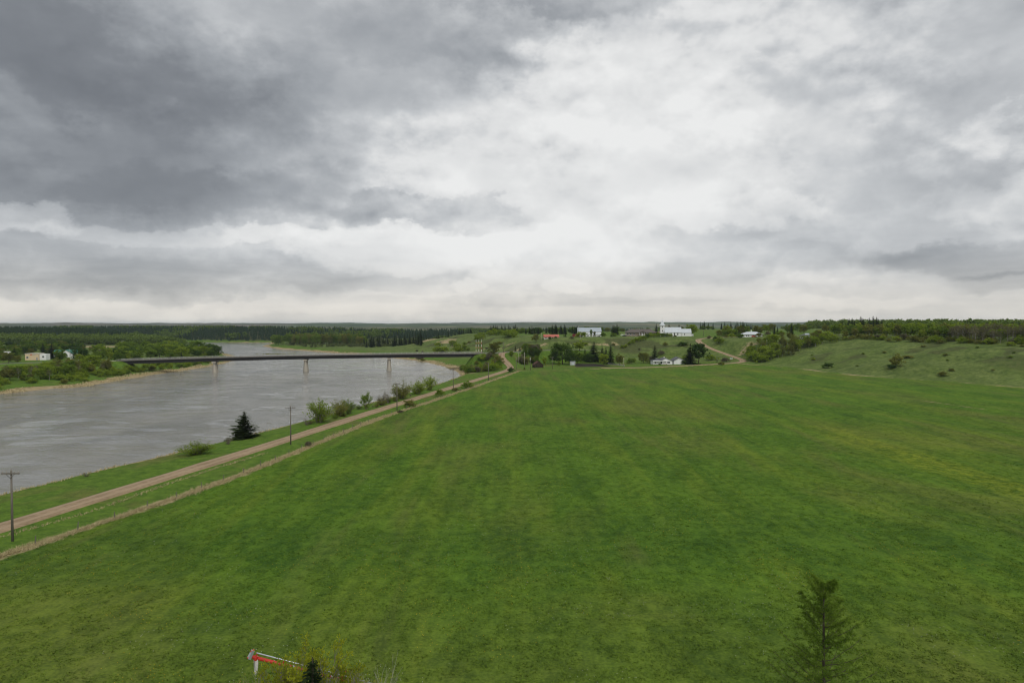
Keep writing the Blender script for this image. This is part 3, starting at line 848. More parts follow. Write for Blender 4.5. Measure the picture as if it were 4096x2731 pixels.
# ---- long low brown building left of the church
def build_school():
    p = pd(2505, 672)
    r = empty('low_brown_house', p, R(-4), 'long low taupe house with brown hip roof and white stairs left of church', 'house')
    MB().box(0, 29, 0, 10, -1.5, 3.9).build('wall', M_TAUPE, r)
    hip(r, 0, 29, 0, 10, 4.0, 7.2, M_BROWNROOF, .9)
    MB().prism_y([(12.3, 3.9), (19.7, 3.9), (16.0, 5.6)], -2.2, 2.0).build('porch_gable', M_BROWNROOF, r)
    MB().box(12.6, 19.4, -1.9, -.02, .9, 1.1).build('porch_floor', M_WHITE2, r)
    for u in (12.7, 14.8, 17.2, 19.1):
        MB().box(u, u + .25, -1.9, -1.65, 1.1, 3.88).build('post', M_WHITE2, r)
    for u in (1.6, 4.4, 7.6, 21.5, 25.8):
        window(r, 'y-', u, 1.5, 1.6, 1.5, 0)
    for u in (5, 9.4, 22, 27):
        window(r, 'y-', u, -.9, 1.5, 1.0, 0)
    door(r, 'y-', 15.9, 1.1, 1.1, 2.2, 0, M_WHITE2)
    def stair(x, d, n=7):
        m = MB()
        for k in range(n):
            a = x + d * k * .55
            m.box(min(a, a + d * .55), max(a, a + d * .55), -3.3, -1.92, -1.5 , .9 - (k + 1) * .3)
        m.hexa([(x, -3.4, .8), (x + d * n * .55, -3.4, -1.2), (x + d * n * .55, -3.32, -1.2), (x, -3.32, .8)], [(x, -3.4, 1.9), (x + d * n * .55, -3.4, -.2), (x + d * n * .55, -3.32, -.2), (x, -3.32, 1.9)])
        m.build('stairs', M_WHITE2, r)
    stair(16.2, -1); stair(17.4, 1)
    dk = MB().box(-5.2, -.05, -.5, 8, 1.0, 1.2).build('deck', M_WHITE2, r)
    for u in np.linspace(-5.1, -.3, 9):
        MB().box(u, u + .08, -.48, -.4, 1.2, 2.15).build('baluster', M_WHITE2, dk)
    MB().box(-5.2, -.05, -.5, -.42, 2.15, 2.27).build('hand_rail', M_WHITE2, dk)
    for u in (-5.1, -2.7, -.3):
        MB().box(u, u + .18, -.45, -.27, -1.6, 1.0).build('deck_post', M_WHITE2, dk)
build_school()

# ---- red roofed bungalow
def build_redhouse():
    p = pd(2177, 628)
    r = empty('red_roof_bungalow', p, R(2), 'cream bungalow with red metal roof at the hill edge', 'house')
    gable_x(r, 0, 13.4, 0, 8, -1.5, 2.7, 4.6, M_CREAMW, M_REDROOF, .6)
    for u, wd in ((1.6, 1.2), (10.9, 1.4)):
        window(r, 'y-', u, .9, wd, 1.2, 0)
    window(r, 'y-', 7.6, .5, 1.7, 1.7, 0)
    door(r, 'y-', 9.4, .1, .95, 2.05, 0)
    window(r, 'x-', 4, 1.0, 1.3, 1.1, 0)
    MB().box(4.2, 4.8, 5.0, 5.6, 3.6, 5.2).build('chimney', M_GREY, r)
M_CREAMW = plain('pale_cream_siding', (.58, .55, .46), .8, .06, .6)
build_redhouse()

# ---- white hall with pale blue roof
def build_hall():
    p = pd(2312, 664)
    r = empty('white_hall', p, R(-3), 'big white metal hall with pale blue grey roof on the hill', 'hall')
    gable_x(r, 0, 22.5, 0, 14, -1.5, 4.9, 8.4, M_WHITE, M_TIN2, .35)
    MB().box(4, 21.8, -3.0, -.02, -1.5, 2.3).build('lean_to', M_WHITE, r)
    MB().hexa([(3.6, -3.4, 2.3), (22.2, -3.4, 2.3), (22.2, -.03, 2.3), (3.6, -.03, 2.3)], [(3.6, -3.4, 2.45), (22.2, -3.4, 2.45), (22.2, -.03, 3.5), (3.6, -.03, 3.5)]).build('lean_to_roof', M_TIN, r)
    for u in (6.5, 9.5, 12.5):
        window(r, 'y-', u, .4, 1.3, 1.1, -3.0)
    MB().box(14.2, 17.6, -3.1, -3.002, -1.2, 2.1).build('garage_door', M_GREY, r)
    for u in (19.2, 20.4):
        door(r, 'y-', u, -1.2, 1.0, 2.2, -3.0, M_GLASS)
    MB().box(.2, .5, -.25, -.02, 4.0, 10.4).build('flue', M_RAIL, r)
build_hall()
def build_container():
    p = pd(2290, 655)
    r = empty('storage_container', (p[0], p[1], p[2] - .4), R(-3), 'maroon storage container at the left end of white hall', 'container')
    MB().box(0, 6.6, 0, 2.5, 0, 3.0).build('body', M_MAROON, r)
    for k in range(14):
        MB().box(.3 + k * .44, .5 + k * .44, -.05, -.002, .15, 2.85).build('rib', M_MAROON, r)
    for k in range(2):
        MB().box(-.06, -.002, .1 + k * 1.18, 1.2 + k * 1.18, .1, 2.9).build('door', M_MAROON, r)
build_container()

# ---- white bungalow with attached garage in the yard below
def build_yardhouse():
    p = at(2617, 1458)
    p = (p[0], p[1], p[2])
    r = empty('white_farm_bungalow', p, R(4), 'white bungalow with dark grey roof, wooden steps and low front porch', 'house')
    gable_y(r, 4.5, 13.8, .6, 10.5, -.5, 2.6, 4.6, M_WHITE, M_DARKROOF, .5, name='wing_wall', rname='wing_roof')
    MB().box(0, 4.48, .9, 9.8, -.5, 2.6).build('wall', M_WHITE, r)
    hip(r, 0, 6.0, .9, 9.8, 2.75, 4.5, M_DARKROOF, .6)
    MB().hexa([(-.9, -.9, 2.62), (9.5, -.9, 2.62), (9.5, .55, 2.7), (-.9, .55, 2.7)], [(-.9, -.9, 2.74), (9.5, -.9, 2.74), (9.5, .55, 2.95), (-.9, .55, 2.95)]).build('porch_roof', M_WHITE2, r)
    for u in (-.7, 6.4, 9.2):
        MB().box(u, u + .14, -.85, -.71, -.5, 2.6).build('post', M_WHITE2, r)
    window(r, 'y-', 5.4, .4, 1.2, 1.8, .6)
    window(r, 'y-', 11.0, .9, 2.2, 1.2, .6)
    window(r, 'y-', 1.2, .8, .6, 1.2, .9)
    door(r, 'y-', 7.9, .2, 1.0, 2.1, .6, M_WHITE2)
    for k in range(3):
        MB().box(6.9, 9.0, -.9 - .3 * k, -.6 - .3 * k, -.5, .15 - .22 * k).build('step', M_WOODDECK, r)
    for u in (6.9, 8.95):
        MB().box(u, u + .06, -1.5, -.55, .15, .95).build('step_rail', M_WOODDECK, r)
    MB().box(8.6, 9.1, 5, 5.5, 4.0, 5.5).build('chimney', M_WHITE2, r)
    g = empty('white_garage', at(2695, 1457), R(2), 'white gabled garage beside the bungalow, dark tree at its right', 'garage')
    gable_y(g, 0, 8.2, 0, 10, -.5, 2.7, 5.0, M_WHITE, M_DARKROOF, .55)
    MB().box(2.4, 5.6, -.08, -.002, -.4, 2.3).build('garage_door', M_WHITE2, g)
    for k in range(3):
        MB().box(2.4, 5.6, -.1, -.082, .2 + .65 * k, .24 + .65 * k).build('door_groove', M_GREY, g)
    MB().prism_y([(3.7, 3.9), (4.5, 3.9), (4.1, 4.35)], -.06, -.002).build('vent', M_GREY, g)
build_yardhouse()

# ---- hip roofed bungalow on the right of the hill
def build_hipbungalow():
    p = pd(2972, 622)
    r = empty('white_hip_bungalow', p, R(-6), 'white bungalow with pale hip roof right of the winding hill road', 'house')
    MB().box(0, 17.5, 0, 9, -1.5, 2.7).build('wall', M_WHITE, r)
    hip(r, 0, 17.5, 0, 9, 2.8, 5.0, M_TIN, .8)
    for u, wd in ((3.3, .9), (5.0, .7), (9.0, 1.2), (14.5, 1.6)):
        window(r, 'y-', u, .9, wd, 1.2, 0)
    door(r, 'y-', 6.7, .1, 1.0, 2.1, 0, M_WHITE2)
    MB().box(8, 8.6, 4.2, 4.8, 4.4, 6.6).build('chimney', M_WHITE2, r)
build_hipbungalow()
def build_bluehouse():
    p = pd(3206, 560)
    r = empty('blue_roof_house', p, R(-14), 'white house with patchy blue grey roof half hidden by bright bushes', 'house')
    MB().box(0, 12.5, 0, 8, -1.5, 2.6).build('wall', M_WHITE, r)
    hip(r, 0, 12.5, 0, 8, 2.7, 5.0, M_DARKROOF, .7)
    MB().hexa([(3, 1.5, 3.66), (8, 1.5, 3.66), (8, 3.6, 4.74), (3, 3.6, 4.74)], [(3, 1.45, 3.76), (8, 1.45, 3.76), (8, 3.55, 4.84), (3, 3.55, 4.84)]).build('solar_panel', M_TIN2, r)
    for u in (2.2, 5.2, 9.5):
        window(r, 'y-', u, .8, 1.3, 1.2, 0)
    gable_x(r, 13.2, 20, 1, 7, -1.5, 2.4, 4.2, M_WHITE, M_TIN2, .4, name='annex_wall', rname='annex_roof')
build_bluehouse()
def build_farshed():
    p = pd(3975, 1000)
    r = empty('far_white_shed', (p[0], p[1], p[2] + 2), R(10), 'far white metal shed on the wooded skyline at right', 'shed')
    gable_x(r, 0, 16, 0, 9, -6, 6.0, 7.6, M_WHITE, M_WHITE2, .4)
    MB().box(5, 9, -.1, -.002, -1, 3.6).build('door', M_GREY, r)
build_farshed()

# ---- old log cabin, steel shed, dug garden
def build_cabin():
    p = at(2138, 1471)
    r = empty('old_log_cabin', p, R(12), 'dark tumbledown log cabin with sagging plank roof beside the lane', 'cabin')
    W_, D_, zt = 6.0, 5.2, 2.5
    for side in range(4):
        for k in range(8):
            z = -.3 + k * .36
            m = MB()
            if side == 0: m.tube((-.25, 0, z), (W_ + .25, 0, z), .18, .17, 6)
            elif side == 1: m.tube((-.25, D_, z), (W_ + .25, D_, z), .18, .17, 6)
            elif side == 2: m.tube((0, -.25, z + .17), (0, D_ + .25, z + .17), .18, .17, 6)
            else: m.tube((W_, -.25, z + .17), (W_, D_ + .25, z + .17), .18, .17, 6)
            m.build('log', M_LOG, r)
    MB().add([(0, .05, zt), (W_, .05, zt), (W_ * .55, .05, 4.5)], [(0, 1, 2)]).add([(0, D_ - .05, zt), (W_, D_ - .05, zt), (W_ * .45, D_ - .05, 4.3)], [(0, 1, 2)]).build('gable', M_LOG, r)
    for k in range(11):           # left slope planks, a few missing on the right one
        y = -.4 + k * .56
        sag = .28 * math.sin(k / 10 * math.pi)
        MB().hexa([(-.6, y, 2.0 - sag * .4), (W_ * .52, y, 4.55 - sag), (W_ * .52, y + .53, 4.55 - sag), (-.6, y + .53, 2.0 - sag * .4)],
                  [(-.6, y, 2.09 - sag * .4), (W_ * .52, y, 4.64 - sag), (W_ * .52, y + .53, 4.64 - sag), (-.6, y + .53, 2.09 - sag * .4)]).build('roof_plank', M_LOGROOF, r)
        if k not in (2, 3, 6, 7, 8):
            MB().hexa([(W_ * .53, y, 4.5 - sag), (W_ + .5, y, 1.9 - sag), (W_ + .5, y + .5, 1.9 - sag), (W_ * .53, y + .5, 4.5 - sag)],
                      [(W_ * .53, y, 4.59 - sag), (W_ + .5, y, 1.99 - sag), (W_ + .5, y + .5, 1.99 - sag), (W_ * .53, y + .5, 4.59 - sag)]).build('roof_plank', M_LOGROOF, r)
    window(r, 'y-', 1.5, .7, .9, .9, -.2, M_LOG); window(r, 'y-', 4.5, .7, .9, .9, -.2, M_LOG)
build_cabin()
def build_steelshed():
    p = at(2281, 1460)
    r = empty('grey_steel_shed', p, R(3), 'small pale grey steel shed on the lawn by dug garden', 'shed')
    MB().box(0, 3.8, 0, 3, 0, 2.5).build('body', M_RAIL, r)
    MB().prism_x([(-.15, 2.5), (3.15, 2.5), (3.15, 2.58), (1.5, 2.8), (-.15, 2.58)], -.15, 3.95).build('roof', M_TIN, r)
    for k in range(2):
        MB().box(.9 + k * 1.02, 1.88 + k * 1.02, -.06, -.002, .05, 2.2).build('door', M_TIN, r)
    for k in range(5):
        u = (.1, .45, 3.05, 3.35, 3.65)[k]
        MB().box(u, u + .06, -.035, -.002, .05, 2.45).build('wall_rib', M_TIN, r)
build_steelshed()

# ---- houses on the west bank
def build_west():
    p = pd(98, 560)
    r = empty('cream_store', p, R(8), 'flat cream coloured building with red mark on the far bank', 'building')
    MB().box(0, 10.2, 0, 9, -2, 5.2).build('wall', M_CREAM, r)
    MB().box(-.2, 10.4, -.2, 9.2, 5.2, 5.55).build('parapet', M_CREAMW, r)
    MB().box(3.8, 5.3, -.08, -.002, 4.3, 5.0).build('red_sign', M_RED, r)
    MB().box(5.4, 8.0, -.08, -.002, 4.4, 4.9).build('sign_board', M_GREY, r)
    window(r, 'y-', 1.8, 1.7, 1.7, 1.3, 0)
    door(r, 'y-', 9.0, .0, 1.1, 2.3, 0)
    MB().box(10.25, 15.2, 1.5, 8, -2, 5.0).build('annex', M_WHITE, r)
    window(r, 'y-', 13, 2.2, 1.6, 1.2, 1.5)
    p = pd(222, 610)
    r = empty('green_roof_house', (p[0], p[1], p[2] + 1.2), R(14), 'white house with green metal roof among trees on the far bank', 'house')
    gable_y(r, 4.5, 11.5, 0, 9, -3, 3.0, 5.4, M_WHITE, M_GREENROOF, .5, name='wing_wall', rname='wing_roof')
    gable_x(r, -2.5, 4.4, 1.5, 9, -3, 2.8, 5.2, M_WHITE, M_GREENROOF, .5)
    gable_x(r, 11.6, 17, 1.5, 9, -3, 2.8, 5.2, M_WHITE, M_GREENROOF, .5, name='east_wall', rname='east_roof')
    window(r, 'y-', 8.0, .6, 1.2, 1.8, 0); window(r, 'y-', .6, .8, 1.4, 1.2, 1.5); door(r, 'y-', 2.8, -.6, 1.0, 2.1, 1.5)
    p = pd(6, 590)
    r = empty('grey_roof_house', p, R(20), 'low white house with grey roof at the left picture edge across the river', 'house')
    gable_x(r, 0, 8, 0, 8, -2, 2.6, 5.6, M_WHITE, M_GREY, .6)
    window(r, 'y-', 2, .7, 1.3, 1.1, 0); window(r, 'y-', 5.6, .7, 1.3, 1.1, 0)
    door(r, 'y-', 3.9, 0, .9, 2.0, 0)
build_west()

def build_trailer(px, d, L, label, rz):
    p = pd(px, d)
    r = empty('camper_trailer', (p[0], p[1], p[2] + .35), rz, label, 'camper')
    prof = [(0, .45), (L, .45), (L, 1.6), (L - .5, 2.75), (.5, 2.9), (0, 2.3)]
    MB().prism_y(prof, 0, 2.4).build('body', M_WHITE2, r)
    MB().box(.6, 1.6, -.05, -.002, 1.4, 2.1).build('window', M_GLASS, r)
    MB().box(L - 2.2, L - .9, -.05, -.002, 1.4, 2.1).build('window', M_GLASS, r)
    MB().box(L * .45, L * .45 + .7, -.05, -.002, .55, 2.4).build('door', M_GREY, r)
    for u in (L * .5 - .4, L * .5 + .5):
        w = MB().tube((u, -.02, .3), (u, .22, .3), .35, .35, 12).build('wheel', M_RUBBER, r)
        MB().tube((u, -.04, .3), (u, -.021, .3), .18, .18, 8).build('rim', M_RAIL, w)
    MB().tube((L, 1.2, .42), (L + 1.2, 1.2, .4), .06, .06, 6).build('tow_bar', M_STEEL, r)
build_trailer(278, 540, 6.4, 'white camper trailer parked by shrubs below the green roofed house', R(10))
build_trailer(478, 720, 5.6, 'small white camper beside the red and white poles on the far bank', R(25))

def build_car(p, rz, paint, label):
    r = empty('parked_car', p, rz, label, 'car')
    prof = [(-2.1, .32), (2.1, .32), (2.15, .75), (1.3, .92), (.7, 1.42), (-1.0, 1.45), (-1.75, .98), (-2.15, .9)]
    MB().prism_y(prof, -.85, .85).build('body', paint, r)
    MB().prism_y([(.62, 1.0), (1.1, .97), (.66, 1.36), (-.9, 1.38), (-1.45, 1.0)], -.87, -.852).build('side_window', M_GLASS, r)
    MB().prism_y([(.62, 1.0), (1.1, .97), (.66, 1.36), (-.9, 1.38), (-1.45, 1.0)], .852, .87).build('side_window', M_GLASS, r)
    for sx in (-1.3, 1.3):
        for sy in (-1, 1):
            w = MB().tube((sx, sy * .87, .33), (sx, sy * .68, .33), .33, .33, 12).build('wheel', M_RUBBER, r)
            MB().tube((sx, sy * .885, .33), (sx, sy * .871, .33), .18, .18, 8).build('rim', M_RAIL, w)
    for sy in (-.6, .6):
        MB().box(2.1, 2.17, sy - .16, sy + .16, .62, .76).build('headlight', M_WHITE2, r)
build_car(pd(3016, 614), R(5), M_RED, 'red car parked in front of the white hip roofed bungalow')
build_car(pd(2499, 660), R(-5), M_STEEL, 'dark car parked left of the long brown house')

# ------------------------------------------------------------------ utility poles
def build_pole(p, h, label, arm=True, mat=M_POLE, arms=1, box=False, rz=0.0, group='wooden utility poles'):
    r = empty('utility_pole', (p[0], p[1], p[2] - .1), rz, label, 'utility pole', group)
    MB().tube((0, 0, -.3), (0, 0, h), .17, .11, 8).build('post', mat, r, True)
    if arm:
        for k in range(arms):
            z = h - .45 - k * .9
            c = MB().box(-1.25, 1.25, -.24, -.12, z, z + .16).build('crossarm', mat, r)
            for u in (-1.1, -.55, .55, 1.1):
                MB().tube((u, -.18, z + .16), (u, -.18, z + .42), .055, .035, 6).build('insulator', M_INSUL, c)
            b = MB()
            b.tube((-.6, -.2, z), (0, -.16, z - .6), .025, .025, 4); b.tube((.6, -.2, z), (0, -.16, z - .6), .025, .025, 4)
            b.build('brace', M_STEEL, r)
        MB().tube((0, 0, h), (0, 0, h + .3), .05, .035, 6).build('top_pin', M_INSUL, r)
    if box:
        MB().tube((0, -.42, h - 2.3), (0, -.42, h - 1.0), .33, .33, 10).build('transformer', M_RAIL, r)
    return r
build_pole(at(50, 2164), 9.9, 'utility pole with crossarm at the left picture edge beside gravel road', rz=R(0))
build_pole(at(1163, 1778), 9.7, 'utility pole with crossarm just right of the dark riverside spruce', rz=R(4))
build_pole(at(1588, 1642), 9.7, 'utility pole with crossarm in front of the grey riverbank willows', rz=R(4))
build_pole(at(1813, 1556), 9.6, 'dark utility pole rising against the curve of the river shore', rz=R(30))
build_pole(at(1954, 1521), 9.4, 'utility pole on the field side of the road near the junction bush', arm=False)
build_pole(at(2065, 1478), 8.6, 'thin utility pole just right of the road junction bush', arm=False)
build_pole(at(2075, 1457), 8.7, 'pale utility pole left of the tallest pale pole by log cabin', mat=M_PALEPOLE)
build_pole(at(2098, 1468), 10.4, 'tallest pale utility pole on the lawn left of the log cabin', arm=False, mat=M_PALEPOLE)
build_pole(at(2121, 1481), 9.2, 'utility pole carrying a white transformer just left of log cabin', arm=False, box=True)
build_pole(at(2209, 1476), 8.2, 'utility pole with a short crossarm between log cabin and steel shed', mat=M_POLE)
build_pole(at(2495, 1469), 7.0, 'short pale pole by the hedge left of the white bungalow', arm=False, mat=M_PALEPOLE)
build_pole(at(2779, 1454), 8.9, 'pale pole standing in front of the big dark tree by garage', arm=False, mat=M_PALEPOLE)
build_pole(pd(2014, 524), 8.0, 'dark utility pole beside the bridge approach', rz=R(40))
build_pole(pd(2166, 620), 8.2, 'pale utility pole beside the red roofed bungalow', arm=False, mat=M_PALEPOLE)
build_pole(pd(2321, 606), 9.6, 'pale utility pole on the slope in front of white hall', arm=False, mat=M_PALEPOLE)
build_pole(pd(2814, 690), 6.8, 'dark pole standing right of the round tree by church', arm=False)
build_pole(pd(278, 600), 8.5, 'pale pole right of the green roofed house across the river', arm=False, mat=M_PALEPOLE)
build_pole(pd(398, 560), 9.5, 'dark utility pole among the shrubs on the far bank', arm=True)

def build_banded(p, n, gap, h, label, rz, mats=(M_ORANGE, M_WHITE2)):
    r = empty('river_crossing_mast', p, rz, label, 'mast')
    bands = 6
    for i in range(n):
        x = (i - (n - 1) / 2) * gap
        for k in range(bands):
            z0, z1 = h * k / bands - (.4 if k == 0 else 0), h * (k + 1) / bands
            MB().tube((x, 0, z0), (x, 0, z1), .17 - .010 * k, .17 - .010 * (k + 1), 8).build('pole_section', mats[k % 2], r)
    if n > 1:
        for z in (h * .46, h * .80):
            MB().box(-gap * (n - 1) / 2 - .5, gap * (n - 1) / 2 + .5, -.42, -.26, z, z + .22).build('crossbar', mats[0], r)
    for i in range(n):
        x = (i - (n - 1) / 2) * gap
        MB().tube((x, 0, h), (x, 0, h + .5), .07, .05, 6).build('insulator', M_INSUL, r)
build_banded(pd(1915, 655), 3, 2.6, 13.6, 'three red and white banded masts standing on the slope above the bridge', R(6))
build_banded(pd(490, 840), 2, 2.2, 9.5, 'pair of red and white banded masts on the far bank', R(-20))
build_pole(pd(1931, 660), 9.8, 'bare dark pole right of the red and white banded masts', arm=False, mat=M_LOG)

# ------------------------------------------------------------------ fence along the field
def build_fence(P, spacing, label, s0, s1, mat=M_POLE, h=1.25):
    P = np.array(P)
    d = np.concatenate([[0], np.cumsum(np.hypot(*np.diff(P, axis=0).T))])
    s = np.arange(s0, min(s1, d[-1]), spacing)
    xs, ys = np.interp(s, d, P[:, 0]), np.interp(s, d, P[:, 1])
    zs = height(xs, ys)
    r = empty('wire_fence', (xs[0], ys[0], zs[0]), 0, label, 'fence')
    pm = MB().tube((0, 0, -.2), (0, 0, h), .075, .06, 6).mesh('fence_post', mat)
    for i in range(len(s)):
        o = link('fence_post', pm, r)
        o.location = (xs[i] - xs[0], ys[i] - ys[0], zs[i] - zs[0])
        o.rotation_euler = (random.uniform(-.06, .06), random.uniform(-.06, .06), 0)
        o.scale = (1, 1, random.uniform(.85, 1.12))
    for hz in (.45, .8, 1.1):
        m = MB()
        for i in range(len(s) - 1):
            m.tube((xs[i] - xs[0], ys[i] - ys[0], zs[i] - zs[0] + hz), (xs[i + 1] - xs[0], ys[i + 1] - ys[0], zs[i + 1] - zs[0] + hz), .006, .006, 3)
        m.build('wire', M_STEEL, r)
build_fence(FENCE, 6.5, 'weathered post and wire fence in the dry grass beside field', 70, 470)
build_fence([(150, 512), (156, 522), (161, 533), (163, 545)], 3.2, 'short grey post fence by the foot of hill road', 0, 40, M_LOG)
def build_picket():
    P = [at(2432, 1458), at(2470, 1461), at(2500, 1466)]
    r = empty('pale_picket_fence', P[0], 0, 'pale grey picket fence at the right end of the dug garden', 'fence')
    k = 0
    for a, b in zip(P[:-1], P[1:]):
        for t in np.linspace(0, 1, 15)[:-1]:
            q = [a[i] + (b[i] - a[i]) * t - P[0][i] for i in range(3)]
            MB().box(q[0] - .07, q[0] + .07, q[1] - .02, q[1] + .02, q[2] - .1, q[2] + 1.25 + .1 * math.sin(k * 2.1)).build('picket', M_GREY, r); k += 1
    for hz in (.35, .95):
        m = MB()
        for a, b in zip(P[:-1], P[1:]):
            m.tube([a[i] - P[0][i] + (hz if i == 2 else (.05 if i == 1 else 0)) for i in range(3)], [b[i] - P[0][i] + (hz if i == 2 else (.05 if i == 1 else 0)) for i in range(3)], .045, .045, 4)
        m.build('fence_rail', M_GREY, r)
build_picket()
def build_sign():
    p = at(2925, 1440)
    r = empty('green_road_sign', p, R(-8), 'small green and white road sign at the bend of hill road', 'sign')
    for u in (-.6, .6):
        MB().tube((u, 0, -.2), (u, 0, 1.9), .05, .05, 6).build('post', M_POLE, r)
    MB().box(-1.0, 1.0, -.1, -.06, 1.0, 2.0).build('panel', M_WHITE2, r)
    MB().box(-.85, .85, -.12, -.103, 1.35, 1.85).build('green_field', M_SIGN, r)
build_sign()
def build_boat():
    p = at(1907, 1484)
    r = empty('overturned_boat', p, R(15), 'white overturned boat on the grass beside riverbank shrubs', 'boat')
    n = 10
    V = []; F = []
    for i in range(n + 1):
        t = i / n
        wd = .85 * math.sin(math.pi * min(1, .12 + t * .62)) * (1 if t < .9 else .9)
        ht = .75 * (1 - .35 * (1 - t) ** 2)
        x = -2.2 + 4.4 * t
        V += [(x, -wd, .1), (x, -wd * .75, ht * .75), (x, 0, ht), (x, wd * .75, ht * .75), (x, wd, .1)]
    for i in range(n):
        for k in range(4):
            F.append((i * 5 + k, (i + 1) * 5 + k, (i + 1) * 5 + k + 1, i * 5 + k + 1))
    MB().add(V, F + [(0, 1, 2, 3, 4), tuple(n * 5 + k for k in (4, 3, 2, 1, 0))]).build('hull', M_WHITE2, r)
    MB().box(-2.1, 2.2, -.04, .04, .6, .86).build('keel', M_WHITE2, r)
build_boat()
# ------------------------------------------------------------------ vegetation prototypes
def quads_from(c, u, v):
    """rhombic leaves: centres c, half axes u and v"""
    n = len(c)
    V = np.stack([c - u, c + v * .9 - u * .1, c + u, c - v], 1).reshape(-1, 3)
    F = np.arange(n * 4).reshape(n, 4)
    return V, F
def rand_dirs(rng, n):
    d = rng.normal(size=(n, 3))
    return d / np.linalg.norm(d, axis=1)[:, None]
def leaves(rng, C, size, outward=None, up=.35):
    n = len(C)
    nrm = rand_dirs(rng, n)
    if outward is not None:
        nrm = nrm * .75 + outward * .8
    nrm[:, 2] += up
    nrm /= np.linalg.norm(nrm, axis=1)[:, None]
    a = np.cross(nrm, rand_dirs(rng, n)); a /= np.linalg.norm(a, axis=1)[:, None]
    b = np.cross(nrm, a)
    s = size * rng.uniform(.55, 1.25, n)[:, None]
    return quads_from(C, a * s, b * s * .62)
def tubes_mesh(name, segs, mat, n=5):
    m = MB()
    for p0, p1, r0, r1 in segs:
        m.tube(p0, p1, r0, r1, n)
    return m.mesh(name, mat)
class Proto:
    def __init__(self, trunk, crown, h):
        self.trunk, self.crown, self.h = trunk, crown, h

def crown_mesh(name, rng, h, base, rad, mat, nclus, nleaf, leaf, lobes=.35, flat=1.0, clus=.26, top=.9, open_=.0):
    """leaf clumps spread through an uneven crown: most sit towards the outside, some inside, with gaps"""
    zc = (h + base) / 2; hz = (h - base) / 2
    D = rand_dirs(rng, nclus)
    lob = 1 + lobes * (np.sin(D[:, 0] * 3.1 + rng.uniform(0, 6)) * np.cos(D[:, 1] * 2.7 + rng.uniform(0, 6)) + .5 * np.sin(D[:, 2] * 4 + rng.uniform(0, 6)))
    rr = np.power(rng.uniform(.12 + open_, 1, nclus), .45) * lob * .86
    C = D * rr[:, None]
    C[:, 2] = np.clip(C[:, 2], -1, 1.05)
    wz = np.where(C[:, 2] > 0, 1 - .25 * C[:, 2] ** 2 * top, 1 + .45 * np.abs(C[:, 2]))
    cen = np.stack([C[:, 0] * rad * wz, C[:, 1] * rad * wz, zc + C[:, 2] * hz * flat], -1)
    rad_c = rad * clus * rng.uniform(.6, 1.35, nclus)
    pts, out = [], []
    for i in range(nclus):
        k = int(nleaf * rng.uniform(.6, 1.4))
        d = rand_dirs(rng, k)
        d[:, 2] *= .75
        p = cen[i] + d * (rad_c[i] * np.power(rng.uniform(0, 1, k), .38))[:, None]
        pts.append(p); out.append(d)
    pts = np.concatenate(pts); out = np.concatenate(out)
    V, F = leaves(rng, pts, leaf, out)
    return mesh_np(name, V, F, mat), cen

def make_round(seed, mat, h=10.0, base=1.6, rad=3.6, nclus=60, nleaf=46, leaf=.30, bark=M_BARK, lobes=.35, clus=.26, trunk_r=.22, limbs=9, open_=.0):
    rng = np.random.default_rng(seed)
    cm, cen = crown_mesh('crown', rng, h, base, rad, mat, nclus, nleaf, leaf, lobes, 1.0, clus, open_=open_)
    segs = []
    bx, by = rng.normal(0, .12, 2)
    zt = h * .55
    segs.append(((0, 0, -.4), (bx, by, zt * .5), trunk_r, trunk_r * .75)); segs.append(((bx, by, zt * .5), (bx * 2, by * 2, zt), trunk_r * .75, trunk_r * .4))
    for i in rng.choice(len(cen), min(limbs, len(cen)), replace=False):
        z0 = rng.uniform(.3, .95) * zt
        t = z0 / zt
        p0 = Vector((bx * 2 * t, by * 2 * t, z0)); p1 = Vector(cen[i]); mid = p0.lerp(p1, .5) + Vector((0, 0, .25))
        segs.append((p0, mid, trunk_r * .35, trunk_r * .22)); segs.append((mid, p1, trunk_r * .22, trunk_r * .08))
    return Proto(tubes_mesh('trunk', segs, bark), cm, h)

